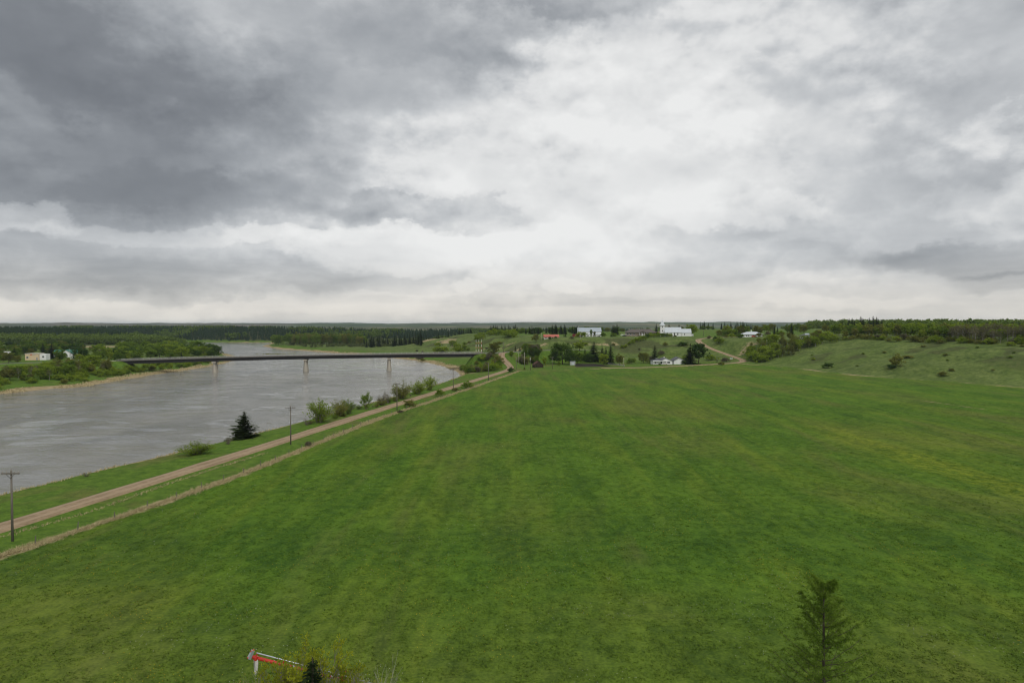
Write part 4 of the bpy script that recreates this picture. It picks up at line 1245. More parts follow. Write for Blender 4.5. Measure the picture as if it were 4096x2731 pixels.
def make_shrub(seed, mat, h=4.0, rad=2.2, stems=12, nleaf=1400, leaf=.16, bark=M_TWIG, openness=.55):
    """many stems that fan out of one root, leaves along their upper part"""
    rng = np.random.default_rng(seed)
    segs, pts, out = [], [], []
    for s in range(stems):
        a = rng.uniform(0, 6.283); lean = np.sqrt(rng.uniform(.02, 1)) * rad
        hh = h * rng.uniform(.5, 1.0) * (1 - .45 * (lean / rad) ** 2)
        p = np.array([math.cos(a) * lean * .12, math.sin(a) * lean * .12, -.2])
        e = np.array([math.cos(a) * lean, math.sin(a) * lean, hh])
        m = p * .45 + e * .55 + np.array([0, 0, hh * .12]) - np.array([math.cos(a), math.sin(a), 0]) * lean * .16
        segs.append((tuple(p), tuple(m), .05, .035)); segs.append((tuple(m), tuple(e), .035, .012))
        tips = [p * .55 + m * .45] + [(m * (1 - q) + e * q) for q in np.linspace(.0, 1, 5)]
        for q in range(6):
            b = tips[rng.integers(0, 6)]
            d = rand_dirs(rng, 1)[0]; d[2] = abs(d[2]) * .9 + .1
            e2 = b + d * rng.uniform(.3, .7) * rad * .42
            segs.append((tuple(b), tuple(e2), .014, .006))
            tips.append(e2)
        k = int(nleaf / stems * rng.uniform(.6, 1.4))
        ci = rng.integers(0, len(tips), k)
        d = rand_dirs(rng, k)
        pts.append(np.array(tips)[ci] + d * (rad * .24 * openness * 1.6 * np.power(rng.uniform(0, 1, k), .5))[:, None]); out.append(d)
    pts = np.concatenate(pts); out = np.concatenate(out)
    pts[:, 2] = np.maximum(pts[:, 2], .08)
    V, F = leaves(rng, pts, leaf, out * .5)
    return Proto(tubes_mesh('stems', segs, bark, 4), mesh_np('foliage', V, F, mat), h)

def make_spruce(seed, mat, h=10.0, rad=2.1, whorls=30, base=.4, dens=1.0, tip=.5):
    rng = np.random.default_rng(seed)
    C, U, Vv = [], [], []
    for k in range(whorls):
        t = (k + rng.uniform(-.35, .35)) / whorls
        z = base + (h - base - .2) * np.clip(t, 0, 1)
        L0 = rad * np.power(1 - t, .82) + .10
        nb = int(max(5, 11 * (1 - t) + 4) * dens)
        for b in range(nb):
            a = rng.uniform(0, 6.283)
            L = L0 * rng.uniform(.55, 1.22)
            droop = .38 * (1 - t) - .25 * t
            d = np.array([math.cos(a), math.sin(a), 0])
            side = np.array([-math.sin(a), math.cos(a), 0])
            nseg = 5
            for s in range(nseg):
                q = (s + .5) / nseg
                pos = d * L * q + np.array([0, 0, z - droop * L * q + .22 * L * q * q])
                wd = L * .23 * (1.15 - q) + .06
                slope = np.array([0, 0, -droop + .44 * q])
                C.append(pos + side * rng.normal(0, wd * .5) + np.array([0, 0, rng.normal(0, .04)]))
                U.append((d + slope) * (L / nseg * .75)); Vv.append((side + np.array([0, 0, rng.uniform(-.5, .15)])) * wd)
    for k in range(10):
        C.append(np.array([0, 0, h - .1 - k * .09])); a = rng.uniform(0, 6.28)
        U.append(np.array([0, 0, .16])); Vv.append(np.array([math.cos(a), math.sin(a), 0]) * (.05 + k * .018))
    V, F = quads_from(np.array(C), np.array(U), np.array(Vv))
    segs = [((0, 0, -.4), (0, 0, h * .5), .20, .12), ((0, 0, h * .5), (0, 0, h), .12, .02)]
    return Proto(tubes_mesh('trunk', segs, M_BARK, 6), mesh_np('crown', V, F, mat), h)

def make_bare(seed, h=9.0, mat=M_TWIG, spread=.5, depth=5, tr=.10, leafm=None, nleaf=0, leaf=.1):
    rng = np.random.default_rng(seed)
    segs, tips = [], []
    def grow(p, d, L, r, k):
        q = p + d * L
        segs.append((tuple(p), tuple(q), r, r * .72))
        if k == 0:
            tips.append(q); return
        for j in range(3 if k > 1 else 2):
            e = d + rand_dirs(rng, 1)[0] * spread + np.array([0, 0, .18]); e /= np.linalg.norm(e)
            s = p + d * L * rng.uniform(.45, 1.0) if j else q
            grow(s, e, L * rng.uniform(.62, .82), r * .62, k - 1)
    grow(np.array([0, 0, -.3]), np.array([rng.normal(0, .05), rng.normal(0, .05), 1.0]), h * .32, tr, depth)
    tm = tubes_mesh('trunk', segs, mat, 3)
    cm = None
    if leafm:
        tips = np.array(tips)
        c = tips[rng.integers(0, len(tips), nleaf)] + rng.normal(0, .12, (nleaf, 3))
        V, F = leaves(rng, c, leaf)
        cm = mesh_np('crown', V, F, leafm)
    zmax = max(s[1][2] for s in segs)
    return Proto(tm, cm, zmax)

def make_aspen(seed, mat, h=12.0, bark=M_PALEBARK, nclus=66, nleaf=36, leaf=.28, rad=2.3, base=1.0):
    return make_round(seed, mat, h, base, rad, nclus, nleaf, leaf, bark, .45, .34, .13, 8)

P_ROUND = {k: [make_round(100 + i, m, 10, .55, 4.0 - .25 * i, 84, 46, .30) for i in range(3)] for k, m in (('green', L_GREEN), ('bright', L_BRIGHT), ('olive', L_OLIVE), ('dark', L_DARK))}
P_BUSH = {k: [make_round(140 + i, m, 4.0, .1, 2.3, 40, 40, .23, M_TWIG, .4, .32, .09, 8) for i in range(3)] for k, m in (('green', L_GREEN), ('bright', L_BRIGHT), ('olive', L_OLIVE), ('grey', L_GREY), ('dark', L_DARK))}
P_ASPEN = {k: [make_aspen(170 + i, m) for i in range(3)] for k, m in (('bright', L_BRIGHT), ('olive', L_OLIVE), ('green', L_GREEN))}
P_GREYASPEN = [make_aspen(190 + i, L_GREY, nclus=34, nleaf=16, leaf=.22) for i in range(2)]
P_SPRUCE = [make_spruce(200 + i, L_SPRUCE, 10, 2.7 + .3 * i, 30, .2, 1.5) for i in range(3)]
P_SHRUB = {k: [make_shrub(230 + i, m, 4.2, 2.5, 30, 3600, .11) for i in range(3)] for k, m in (('green', L_GREEN), ('bright', L_BRIGHT), ('olive', L_OLIVE))}
P_TWIGGY = [make_shrub(250 + i, L_GREY, 4.0, 1.7, 22, 700, .10, M_TWIG, .8) for i in range(2)]

def plant(proto, p, h, wide=1.0, name='leafy_tree', label=None, cat='tree', group=None, rot=None, parts=('trunk', 'crown'), sink=.05):
    s = h / proto.h
    r = empty(name, (p[0], p[1], p[2] - sink), random.uniform(0, 6.283) if rot is None else rot, label, cat, group, (s * wide, s * wide, s))
    if proto.trunk:
        link(parts[0], proto.trunk, r)
    if proto.crown:
        link(parts[1], proto.crown, r)
    return r
BUSHP = ('stems', 'foliage')
pick = lambda L: L[random.randrange(len(L))]
def mpp(p):                     # metres per photograph pixel at a place
    return math.hypot(p[0], p[1]) / FPX

# ------------------------------------------------------------------ single plants along the near bank and road
def near_one(proto, px, py, hpx, wpx, name, label, cat='shrub', parts=BUSHP, basew=None):
    p = at(px, py)
    h = hpx * mpp(p)
    wide = (wpx * mpp(p)) / (h * (basew or 1.1))
    return plant(proto, p, h, wide, name, label, cat, None, None, parts)
plant(make_spruce(301, L_SPRUCE, 10, 4.3, 26, .0, 1.9), at(978, 1752), 7.4, 1.45, 'spruce_tree', 'dark spruce standing alone on the riverbank beside the road', 'tree')
near_one(P_SHRUB['bright'][0], 790, 1816, 52, 125, 'bank_shrub', 'low green shrub at bank edge left of the dark spruce')
near_one(P_TWIGGY[0], 912, 1776, 34, 50, 'bank_shrub', 'small greyish shrub touching the left foot of dark spruce')
near_one(P_TWIGGY[1], 1062, 1722, 34, 70, 'bank_shrub', 'low grey wispy shrub right of the dark spruce')
near_one(P_TWIGGY[0], 1105, 1706, 24, 55, 'bank_shrub', 'faint wispy shrub behind the second utility pole')
near_one(P_SHRUB['bright'][1], 1275, 1690, 92, 122, 'willow_shrub', 'large leafy willow shrub, leftmost of the riverside clump', 'shrub')
near_one(P_SHRUB['olive'][2], 1355, 1665, 70, 80, 'willow_shrub', 'airy willow shrub second from left in the riverside clump')
near_one(P_SHRUB['green'][2], 1395, 1655, 66, 56, 'willow_shrub', 'narrow green shrub third from left in the riverside clump')
near_one(make_shrub(262, L_GREEN, 4.6, 2.1, 12, 2200, .12), 1465, 1636, 72, 76, 'willow_shrub', 'open topped leafy shrub in the middle of riverside clump')
near_one(P_TWIGGY[1], 1530, 1618, 58, 62, 'willow_shrub', 'leafless grey shrub left of the third utility pole')
near_one(P_TWIGGY[0], 1552, 1612, 44, 34, 'willow_shrub', 'small dark shrub at the foot of third utility pole willows')
near_one(P_SHRUB['olive'][0], 1605, 1596, 74, 84, 'willow_shrub', 'grey green willow directly behind the third utility pole')
near_one(P_SHRUB['bright'][0], 1672, 1576, 62, 76, 'willow_shrub', 'rounded willow second from right in the riverside clump')
near_one(P_SHRUB['bright'][1], 1718, 1560, 62, 62, 'willow_shrub', 'tall green willow at the right end of the riverside clump')
near_one(P_BUSH['olive'][0], 1640, 1628, 32, 46, 'roadside_bush', 'olive roadside bush nearest the third utility pole')
near_one(P_BUSH['green'][1], 1758, 1586, 34, 36, 'roadside_bush', 'small dark pointed roadside bush between road and field')
near_one(P_BUSH['green'][2], 1868, 1552, 28, 46, 'roadside_bush', 'round green roadside bush right of the fourth pole')
near_one(P_BUSH['olive'][1], 1822, 1563, 14, 30, 'roadside_bush', 'low pale bush at the road edge beneath the fourth pole')
near_one(P_BUSH['dark'][2], 2043, 1488, 20, 30, 'roadside_bush', 'dark dome shaped bush in the fork of the road junction')
near_one(P_BUSH['grey'][0], 1235, 1785, 22, 34, 'roadside_bush', 'brown tuft like bush in dry grass near second pole')
near_one(P_BUSH['grey'][1], 1600, 1650, 12, 26, 'roadside_bush', 'pale little bush at the foot of the third pole')
near_one(P_BUSH['olive'][2], 2098, 1478, 9, 10, 'roadside_bush', 'tiny round bush below the tallest pale pole')
near_one(P_TWIGGY[1], 345, 1905, 16, 34, 'bank_shrub', 'sparse low shrub at bank edge far left')

# low growth that ties the riverside clump together
_rg = random.Random(3)
for k in range(26):
    t = _rg.random()
    px = 1225 + 500 * t + _rg.uniform(-10, 10); py = 1706 - 142 * t + _rg.uniform(-12, 2)
    plant(pick(P_SHRUB['olive'] + P_TWIGGY + P_SHRUB['green'][:1]), at(px, py), _rg.uniform(.9, 2.3), _rg.uniform(1.0, 1.6), 'undergrowth_shrub', 'low wispy undergrowth shrub between the riverside willows', 'shrub', 'undergrowth of the riverside clump', _rg.uniform(0, 6), BUSHP)
# ------------------------------------------------------------------ thicket between bridge end and road
def scatter_px(n, box, protos, hr, wr, name, label, group, cat='shrub', parts=BUSHP, seed=1, ok=None, dist=None):
    rg = random.Random(seed)
    out = []
    tries = 0
    while len(out) < n and tries < n * 30:
        tries += 1
        px, py = rg.uniform(box[0], box[1]), rg.uniform(box[2], box[3])
        if ok and not ok(px, py):
            continue
        p = pd(px, rg.uniform(*dist)) if dist else at(px, py)
        if not dist and p[2] < -4.6:
            continue
        pr = protos[rg.randrange(len(protos))]
        out.append(plant(pr, p, rg.uniform(*hr), rg.uniform(*wr), name, label, cat, group, rg.uniform(0, 6.28), parts))
    return out
def free_of_roads(x, y, m=5.0):
    a, b = np.array([x]), np.array([y])
    return all(float(seg_dist(a, b, P)[0]) > wd / 2 + m for P, zs, wd in ROADS.values())
def scatter_xy(n, fn, protos, hr, wr, name, label, group, cat='shrub', parts=BUSHP, seed=1, gap=1.5, roadgap=3.0):
    rg = random.Random(seed)
    out, pts, tries = [], [], 0
    while len(out) < n and tries < n * 60:
        tries += 1
        q = fn(rg)
        if q is None or any((q[0] - a) ** 2 + (q[1] - b) ** 2 < gap * gap for a, b in pts) or not free_of_roads(q[0], q[1], roadgap):
            continue
        pts.append(q)
        out.append(plant(protos[rg.randrange(len(protos))], on(q[0], q[1]), rg.uniform(*hr), rg.uniform(*wr), name, label, cat, group, rg.uniform(0, 6.28), parts))
    return out
def land(x, y):
    return -float(sdist(np.array([x]), np.array([y]), RIVER)[0])
def f_bank(rg):
    y = rg.uniform(432, 512); x = rg.uniform(-44, -8)
    d = land(x, y)
    return (x, y) if 7 < d and x < -8 + (y - 432) * -.02 else None
scatter_xy(44, f_bank, P_BUSH['green'] + P_BUSH['bright'], (2.6, 5.2), (.85, 1.3), 'bank_bush', 'green bush in the thicket between bridge end and gravel road', 'thicket below the bridge end', seed=5, gap=2.6)
scatter_xy(26, f_bank, P_BUSH['olive'] + P_BUSH['grey'], (2.4, 5.0), (.8, 1.2), 'bank_bush', 'brownish bush in the thicket between bridge end and gravel road', 'brown thicket below the bridge end', seed=8, gap=2.6)
def one(proto, px, d, h, wide, name, label, cat='tree', parts=('trunk', 'crown')):
    if name == 'broadleaf_tree' and d < 560: h, wide = h * 1.1, wide * 1.05
    return plant(proto, pd(px, d), h, wide, name, label, cat, None, None, parts)
one(P_ROUND['olive'][0], 1976, 512, 10.5, 1.05, 'leafy_tree', 'full green tree standing at the right end of the bridge')
one(P_BUSH['grey'][2], 1950, 470, 6.2, 1.05, 'leafy_shrub', 'tall greyish shrub on the bank left of the road bend', 'shrub', BUSHP)
one(P_BUSH['olive'][1], 1990, 485, 6.8, 1.0, 'leafy_shrub', 'tall olive shrub against the left side of road bend', 'shrub', BUSHP)
one(P_BUSH['olive'][0], 1878, 440, 4.6, 1.0, 'leafy_shrub', 'olive shrub left of the white overturned boat', 'shrub', BUSHP)
# trees right of the junction
one(P_ROUND['bright'][0], 2035, 548, 7.0, .95, 'leafy_tree', 'bright green tree right of the bridge approach')
one(P_ROUND['bright'][1], 2046, 517, 4.6, 1.25, 'leafy_tree', 'small round bright tree above the road junction')
one(P_SPRUCE[0], 2062, 545, 6.0, 1.0, 'spruce_tree', 'small spruce behind the pale poles by the junction')
one(P_SPRUCE[1], 2080, 550, 7.4, 1.1, 'spruce_tree', 'dark spruce above the tallest pale pole')
one(P_SPRUCE[2], 2100, 546, 6.6, .9, 'spruce_tree', 'slim spruce right of the tallest pale pole top')
scatter_px(9, (2068, 2185, 0, 0), P_ROUND['olive'] + P_BUSH['grey'] + P_BUSH['olive'], (4.5, 7.5), (.9, 1.2), 'yard_bush', 'brownish green bush in the grove behind the log cabin', 'grove behind the log cabin', seed=12, dist=(505, 545))
scatter_px(6, (2070, 2190, 0, 0), P_ROUND['green'] + P_ROUND['dark'], (5.5, 8.5), (.8, 1.1), 'yard_tree', 'green tree in the grove behind the log cabin', 'green trees behind the log cabin', 'tree', ('trunk', 'crown'), seed=13, dist=(512, 545))
one(P_ASPEN['bright'][0], 2178, 478, 8.6, 1.0, 'young_aspen', 'tall yellowish young tree right of the log cabin')
one(P_ASPEN['bright'][1], 2236, 476, 5.6, 1.1, 'young_aspen', 'short yellowish young tree left of the steel shed')
one(P_ROUND['dark'][0], 2250, 515, 15.8, 1.15, 'broadleaf_tree', 'biggest dark green tree of the yard, left of the garden')
one(P_ROUND['green'][1], 2216, 520, 10.0, .95, 'broadleaf_tree', 'medium green tree on the left flank of biggest yard tree')
one(P_ROUND['dark'][1], 2285, 507, 9.5, 1.0, 'broadleaf_tree', 'dark round tree right beneath the biggest yard tree')
one(P_ROUND['green'][2], 2312, 512, 9.6, 1.1, 'broadleaf_tree', 'wide green tree behind the steel shed')
one(P_ROUND['dark'][2], 2332, 530, 6.8, 1.2, 'broadleaf_tree', 'low dark rounded tree at the back of dug garden, left one')
one(P_ROUND['dark'][0], 2363, 532, 6.8, 1.2, 'broadleaf_tree', 'low dark rounded tree at the back of dug garden, right one')
one(P_ROUND['bright'][2], 2318, 548, 7.6, 1.5, 'broadleaf_tree', 'bright spreading bush tree on the slope above the garden')
one(P_SPRUCE[1], 2376, 540, 15.6, 1.55, 'spruce_tree', 'broad dark spruce behind the dug garden')
one(P_SPRUCE[0], 2340, 540, 9.4, 1.0, 'spruce_tree', 'small spruce left of the broad dark spruce')
one(P_SPRUCE[2], 2409, 526, 13.0, .95, 'spruce_tree', 'middle spruce between the broad spruce and tall one')
one(P_SPRUCE[0], 2424, 532, 12.4, 1.0, 'spruce_tree', 'shaded spruce hidden behind the tall right spruce')
one(P_SPRUCE[1], 2443, 510, 15.0, 1.1, 'spruce_tree', 'tallest dark spruce right of the dug garden')
one(P_ROUND['bright'][0], 2414, 506, 8.0, .95, 'broadleaf_tree', 'yellowish tree in front of the tall spruces')
one(P_ROUND['olive'][2], 2478, 498, 8.0, 1.0, 'broadleaf_tree', 'olive tree above the pale picket fence')
one(P_BUSH['green'][0], 2524, 512, 5.0, 1.3, 'yard_bush', 'rounded green bush on the lawn left of white bungalow', 'shrub', BUSHP)
one(P_ROUND['olive'][0], 2575, 522, 8.0, 1.15, 'broadleaf_tree', 'spreading olive tree left of the spruce by white bungalow')
one(P_SPRUCE[2], 2620, 518, 14.2, 1.0, 'spruce_tree', 'tall dark spruce right behind the white bungalow')
one(P_BUSH['grey'][0], 2604, 545, 5.0, 1.0, 'yard_bush', 'grey bush left of spruce behind the white bungalow', 'shrub', BUSHP)
one(P_SPRUCE[0], 2762, 505, 15.5, 1.7, 'spruce_tree', 'very dark broad spruce right of the garage')
one(P_ROUND['dark'][1], 2795, 512, 16.0, 1.0, 'broadleaf_tree', 'big dark green tree behind the pale pole by garage')
one(P_BUSH['dark'][0], 2738, 503, 3.6, 1.1, 'yard_bush', 'round dark bush at the right corner of garage', 'shrub', BUSHP)
one(P_BUSH['dark'][1], 2640, 496, 1.3, 1.4, 'yard_bush', 'little dark bush under the front of white bungalow', 'shrub', BUSHP)
one(P_BUSH['bright'][1], 2845, 545, 5.0, 1.6, 'yard_bush', 'bright bush right of the big dark tree by garage', 'shrub', BUSHP)
one(P_BUSH['bright'][2], 2740, 545, 4.5, 1.1, 'yard_bush', 'bright bush on the slope left of the big dark tree', 'shrub', BUSHP)
one(P_BUSH['grey'][1], 2900, 518, 4.6, 1.2, 'yard_bush', 'brown leafless bush inside the bend of hill road', 'shrub', BUSHP)
one(P_BUSH['olive'][1], 2885, 492, 2.8, 1.6, 'yard_bush', 'olive scrub by the field corner below hill road', 'shrub', BUSHP)
# hedge that runs up the hill to the church
HEDGE = [(2490, 592, 3.2), (2503, 594, 3.0), (2520, 600, 3.4), (2533, 605, 4.0), (2546, 610, 4.0), (2560, 615, 4.6), (2574, 620, 4.6), (2588, 628, 4.6), (2602, 632, 4.4), (2616, 636, 4.2), (2630, 638, 4.4), (2644, 640, 4.4), (2658, 641, 4.0), (2672, 642, 3.8), (2685, 643, 3.0)]
for k, (px, d, h) in enumerate(HEDGE):
    plant(pick(P_BUSH['bright'] + P_BUSH['green'][:1]), pd(px, d), h, random.uniform(1.0, 1.3), 'hedge_bush', 'bright green bush of the hedge climbing to the church', 'shrub', 'hedge below the church', None, BUSHP)
one(P_ROUND['bright'][1], 2769, 690, 13.6, 1.25, 'broadleaf_tree', 'large round spring green tree right of the church')
one(P_SPRUCE[1], 2625, 705, 13.0, 1.0, 'spruce_tree', 'dark pointed spruce just left of the steeple')
one(P_SPRUCE[0], 2676, 740, 13.5, .9, 'spruce_tree', 'spruce tip rising behind the nave roof')
one(P_SPRUCE[2], 2716, 740, 12.0, 1.0, 'spruce_tree', 'spruce pair member showing behind the chancel roof')
# slope bushes
for px, d, h, wd, k in ((2288, 620, 2.6, 1.3, 'grey'), (2455, 600, 2.2, 1.5, 'olive'), (2446, 640, 2.0, 1.0, 'dark'), (2558, 585, 1.6, 1.0, 'grey'), (2645, 570, 4.2, 1.2, 'grey'), (2662, 600, 3.2, 1.5, 'olive'),
                        (2730, 590, 4.0, 2.0, 'dark'), (2700, 645, 2.0, 1.4, 'olive'), (2340, 600, 3.0, 1.6, 'bright'), (2330, 575, 3.4, 1.4, 'green'), (2405, 580, 2.2, 1.5, 'grey'), (2478, 560, 3.0, 1.5, 'olive'), (2240, 590, 2.0, 1.8, 'grey'), (2200, 575, 2.2, 1.6, 'grey')):
    plant(pick(P_BUSH[k]), pd(px, d), h, wd, 'slope_shrub', 'scattered shrub on the grassy slope below the church and hall', 'shrub', 'shrubs on the church slope', None, BUSHP)
one(P_ROUND['olive'][1], 2144, 628, 9.0, 1.05, 'broadleaf_tree', 'bushy tree at the left of the red roofed bungalow')
one(P_BUSH['dark'][0], 2200, 622, 2.8, 1.2, 'house_bush', 'dark bush before the front wall of red roofed bungalow', 'shrub', BUSHP)
one(P_BUSH['dark'][1], 2222, 622, 2.6, .9, 'house_bush', 'dark bush at the right front corner of red roofed bungalow', 'shrub', BUSHP)
one(P_BUSH['bright'][0], 2324, 640, 5.6, 1.9, 'hall_bush', 'wide bright green bush in front of the white hall', 'shrub', BUSHP)
one(P_ASPEN['bright'][2], 2365, 648, 8.0, 1.1, 'young_aspen', 'thin pale green tree in front of the white hall')
one(P_ASPEN['olive'][0], 2378, 650, 6.0, 1.1, 'young_aspen', 'short thin tree at the middle of white hall front')
one(P_BUSH['green'][2], 2412, 652, 4.2, 1.2, 'hall_bush', 'leafy bush at the right corner of white hall', 'shrub', BUSHP)
one(P_BUSH['green'][0], 2457, 660, 4.0, 1.7, 'hall_bush', 'low spreading bush between white hall and brown house', 'shrub', BUSHP)
one(P_SPRUCE[0], 2256, 655, 4.4, .7, 'spruce_tree', 'small left spruce of the pair right of red roofed bungalow')
one(P_SPRUCE[2], 2263, 655, 4.4, .7, 'spruce_tree', 'small right spruce of the pair right of red roofed bungalow')
one(P_SPRUCE[1], 2452, 760, 12, .9, 'spruce_tree', 'left spruce of three behind the gap beside white hall')
one(P_SPRUCE[2], 2459, 755, 11, 1.0, 'spruce_tree', 'middle spruce of three behind the gap beside white hall')
one(P_SPRUCE[0], 2468, 758, 13, 1.0, 'spruce_tree', 'right spruce of three behind the gap beside white hall')

# ------------------------------------------------------------------ plateau trees by the hill road and the hip roofed bungalow
def orch(k, px, d, h, wd, label):
    one(P_ROUND[k][random.randrange(3)], px, d, h, wd, 'broadleaf_tree', label)
orch('olive', 2880, 655, 7.0, 1.2, 'leftmost rounded tree of the row above the hill road')
orch('green', 2902, 648, 7.8, 1.1, 'second rounded tree of the row above the hill road')
orch('bright', 2922, 645, 8.4, 1.1, 'third rounded tree of the row above the hill road')
orch('green', 2940, 650, 8.6, 1.1, 'tallest rounded tree left of the hip roofed bungalow')
one(P_SPRUCE[1], 2956, 622, 6.6, 1.25, 'spruce_tree', 'dark spruce at the left wall of hip roofed bungalow')
one(P_SPRUCE[0], 2972, 690, 13.5, 1.0, 'spruce_tree', 'spruce tip behind the row of rounded trees')
one(P_BUSH['olive'][1], 3036, 612, 4.2, 1.4, 'house_bush', 'blossoming bush before the hip roofed bungalow', 'shrub', BUSHP)
one(P_BUSH['grey'][2], 3072, 622, 4.6, 1.2, 'house_bush', 'greyish bush right of the hip roofed bungalow', 'shrub', BUSHP)
one(P_SPRUCE[2], 3098, 640, 8.4, .8, 'spruce_tree', 'first dark spruce right of the hip roofed bungalow')
one(P_SPRUCE[0], 3110, 640, 8.0, .8, 'spruce_tree', 'second dark spruce right of the hip roofed bungalow')
one(P_BUSH['green'][1], 3124, 618, 4.8, 1.4, 'house_bush', 'broad green bush right of two dark spruces', 'shrub', BUSHP)
one(P_SPRUCE[1], 3166, 620, 11.0, .9, 'spruce_tree', 'tall open spruce left of the blue roofed house')
scatter_px(26, (2900, 3330, 0, 0), P_ROUND['olive'] + P_ROUND['bright'] + P_ROUND['green'], (7, 10.5), (.9, 1.2), 'plateau_tree', 'green tree in the belt behind the hip roofed bungalow', 'tree belt behind the right hand houses', 'tree', ('trunk', 'crown'), seed=21, dist=(660, 760))
# bushes beside the hill road
for k, px, d, h, wd, lab in (('bright', 2878, 590, 5.4, 1.7, 'wide bright bush right of the hill road'), ('bright', 2928, 618, 4.6, 1.3, 'upper bright bush right of the hill road'), ('green', 2962, 600, 4.6, 1.3, 'green bush between hill road and big bush mass'),
                             ('grey', 2836, 625, 2.8, 1.6, 'grey scrub inside the top bend of hill road'), ('olive', 2906, 630, 3.0, 1.2, 'small olive bush at the hill crest by the road'), ('dark', 2862, 603, 3.2, 1.5, 'dark low bush beside the steep part of hill road')):
    one(pick(P_BUSH[k]), px, d, h, wd, 'roadside_bush', lab, 'shrub', BUSHP)
# big bush mass at the foot of the hill and the aspen band that climbs from it
def f_mass(rg):
    t = rg.random()
    x = 186 + 66 * t + rg.uniform(-5, 9); y = 527 + 10 * t + rg.uniform(-14, 26)
    return (x, y) if float(sdist(np.array([x]), np.array([y]), PLATEAU)[0]) > 3 else None
scatter_xy(62, f_mass, P_ASPEN['bright'] + P_ASPEN['olive'] + P_BUSH['bright'], (5.5, 9.0), (1.1, 1.6), 'aspen_tree', 'spring green aspen in the band climbing the hill right of road', 'aspens climbing the hillside', 'tree', ('trunk', 'crown'), seed=31, gap=2.4)
# aspen wood along the hill crest
def crest(az_px, extra):
    """a point at a set distance behind the slope, along the sight line of a pixel column"""
    v = (az_px - CXP) / FPX
    ds = np.arange(330, 760, 4.0)
    sp = sdist(v * ds, ds, PLATEAU)
    hw = hill_width(v * ds)
    i = int(np.argmax(sp > hw * .80)) if (sp > hw * .80).any() else len(ds) - 1
    d = ds[i] + extra
    return (v * d, d)
def f_wood(lo, hi, e0, e1):
    def f(rg):
        return crest(rg.uniform(lo, hi), rg.uniform(e0, e1))
    return f
scatter_xy(120, f_wood(3330, 4230, 2, 42), P_ASPEN['bright'] * 2 + P_ASPEN['olive'] + P_ASPEN['green'], (7.5, 11.5), (1.1, 1.6), 'aspen_tree', 'leafy aspen in the front of the wood along the hill crest', 'aspen wood on the hill crest', 'tree', ('trunk', 'crown'), seed=33, gap=2.6)
scatter_xy(60, f_wood(3800, 4150, -3, 14), P_GREYASPEN, (9.0, 12.5), (.9, 1.3), 'grey_aspen', 'bare grey aspen at the right end of the crest wood', 'bare aspens of the crest wood', 'tree', ('trunk', 'crown'), seed=35, gap=1.8)
scatter_xy(90, f_wood(3360, 4300, 45, 150), P_ASPEN['bright'] + P_ROUND['bright'] + P_ASPEN['olive'], (7.5, 11.0), (1.0, 1.3), 'aspen_tree', 'green tree in the depth of the wood on the hill crest', 'trees behind the crest wood', 'tree', ('trunk', 'crown'), seed=36, gap=4)
scatter_xy(12, f_wood(3390, 3560, 120, 200), P_SPRUCE, (13, 17), (.9, 1.2), 'spruce_tree', 'dark spruce on the skyline behind the crest wood', 'skyline spruces', 'tree', ('trunk', 'crown'), seed=37, gap=4)
scatter_xy(70, f_wood(3300, 4180, -8, 5), P_BUSH['bright'] + P_BUSH['olive'] + P_BUSH['grey'][:1], (2.2, 4.6), (1.1, 1.7), 'edge_bush', 'leafy bush along the lower edge of the crest wood', 'bushes edging the crest wood', seed=38, gap=2.2)
# shrubs on the right hand slope
for px, py, h, wd, k, lab in ((3310, 1472, 4.0, 1.5, 'dark', 'dark dome shaped shrub low on the right slope'), (3585, 1466, 7.4, 1.0, 'olive', 'tall olive shrub in the middle of the right slope'), (3565, 1474, 3.0, 1.8, 'dark', 'dark low shrub at the foot of the tall olive shrub'),
                              (3770, 1503, 2.6, 1.8, 'olive', 'rounded olive shrub low on the right slope'), (3254, 1440, 2.2, 1.2, 'bright', 'small bright shrub left on the right slope'), (3630, 1432, 2.0, 3.0, 'olive', 'flat scrub patch right of the tall olive shrub')):
    p = at(px, py)
    plant(pick(P_BUSH[k]), p, h, wd, 'slope_shrub', lab, 'shrub', None, None, BUSHP)
def f_slope(rg):
    p = at(rg.uniform(3200, 4090), rg.uniform(1385, 1500))
    return (p[0], p[1])
scatter_xy(14, f_slope, P_BUSH['olive'] + P_BUSH['green'], (.9, 1.5), (1.4, 2.2), 'low_scrub', 'low brownish scrub patch spread over the right slope', 'scrub on the right slope', seed=41, gap=5)

# ------------------------------------------------------------------ west bank
def f_west(y0, y1, d0, d1):
    def f(rg):
        y = rg.uniform(y0, y1); x = rg.uniform(-480, -235)
        d = land(x, y)
        if not (d0 < d < d1):
            return None
        if -300 < x < -268 and 465 < y < 500:
            return None
        return (x, y)
    return f
scatter_xy(130, f_west(325, 660, 13, 34), P_BUSH['green'][:1] + P_BUSH['bright'] * 2 + P_BUSH['olive'][:1], (2.2, 4.4), (1.1, 1.7), 'bank_bush', 'low green bush fringing the far riverbank', 'bush fringe of the far bank', seed=51, gap=2.4)
scatter_xy(70, f_west(335, 490, 26, 66), P_ROUND['olive'] + P_ROUND['bright'] * 3 + P_ROUND['green'][:1], (4.5, 8.5), (.95, 1.25), 'bank_tree', 'green tree of the riverside belt left of bridge on the far bank', 'riverside trees of the far bank', 'tree', ('trunk', 'crown'), seed=52, gap=4)
scatter_xy(16, f_west(335, 480, 26, 56), P_GREYASPEN, (7, 9), (1.1, 1.5), 'grey_aspen', 'thin grey tree in the riverside belt of the far bank', 'bare trees of the far bank', 'tree', ('trunk', 'crown'), seed=53, gap=4)
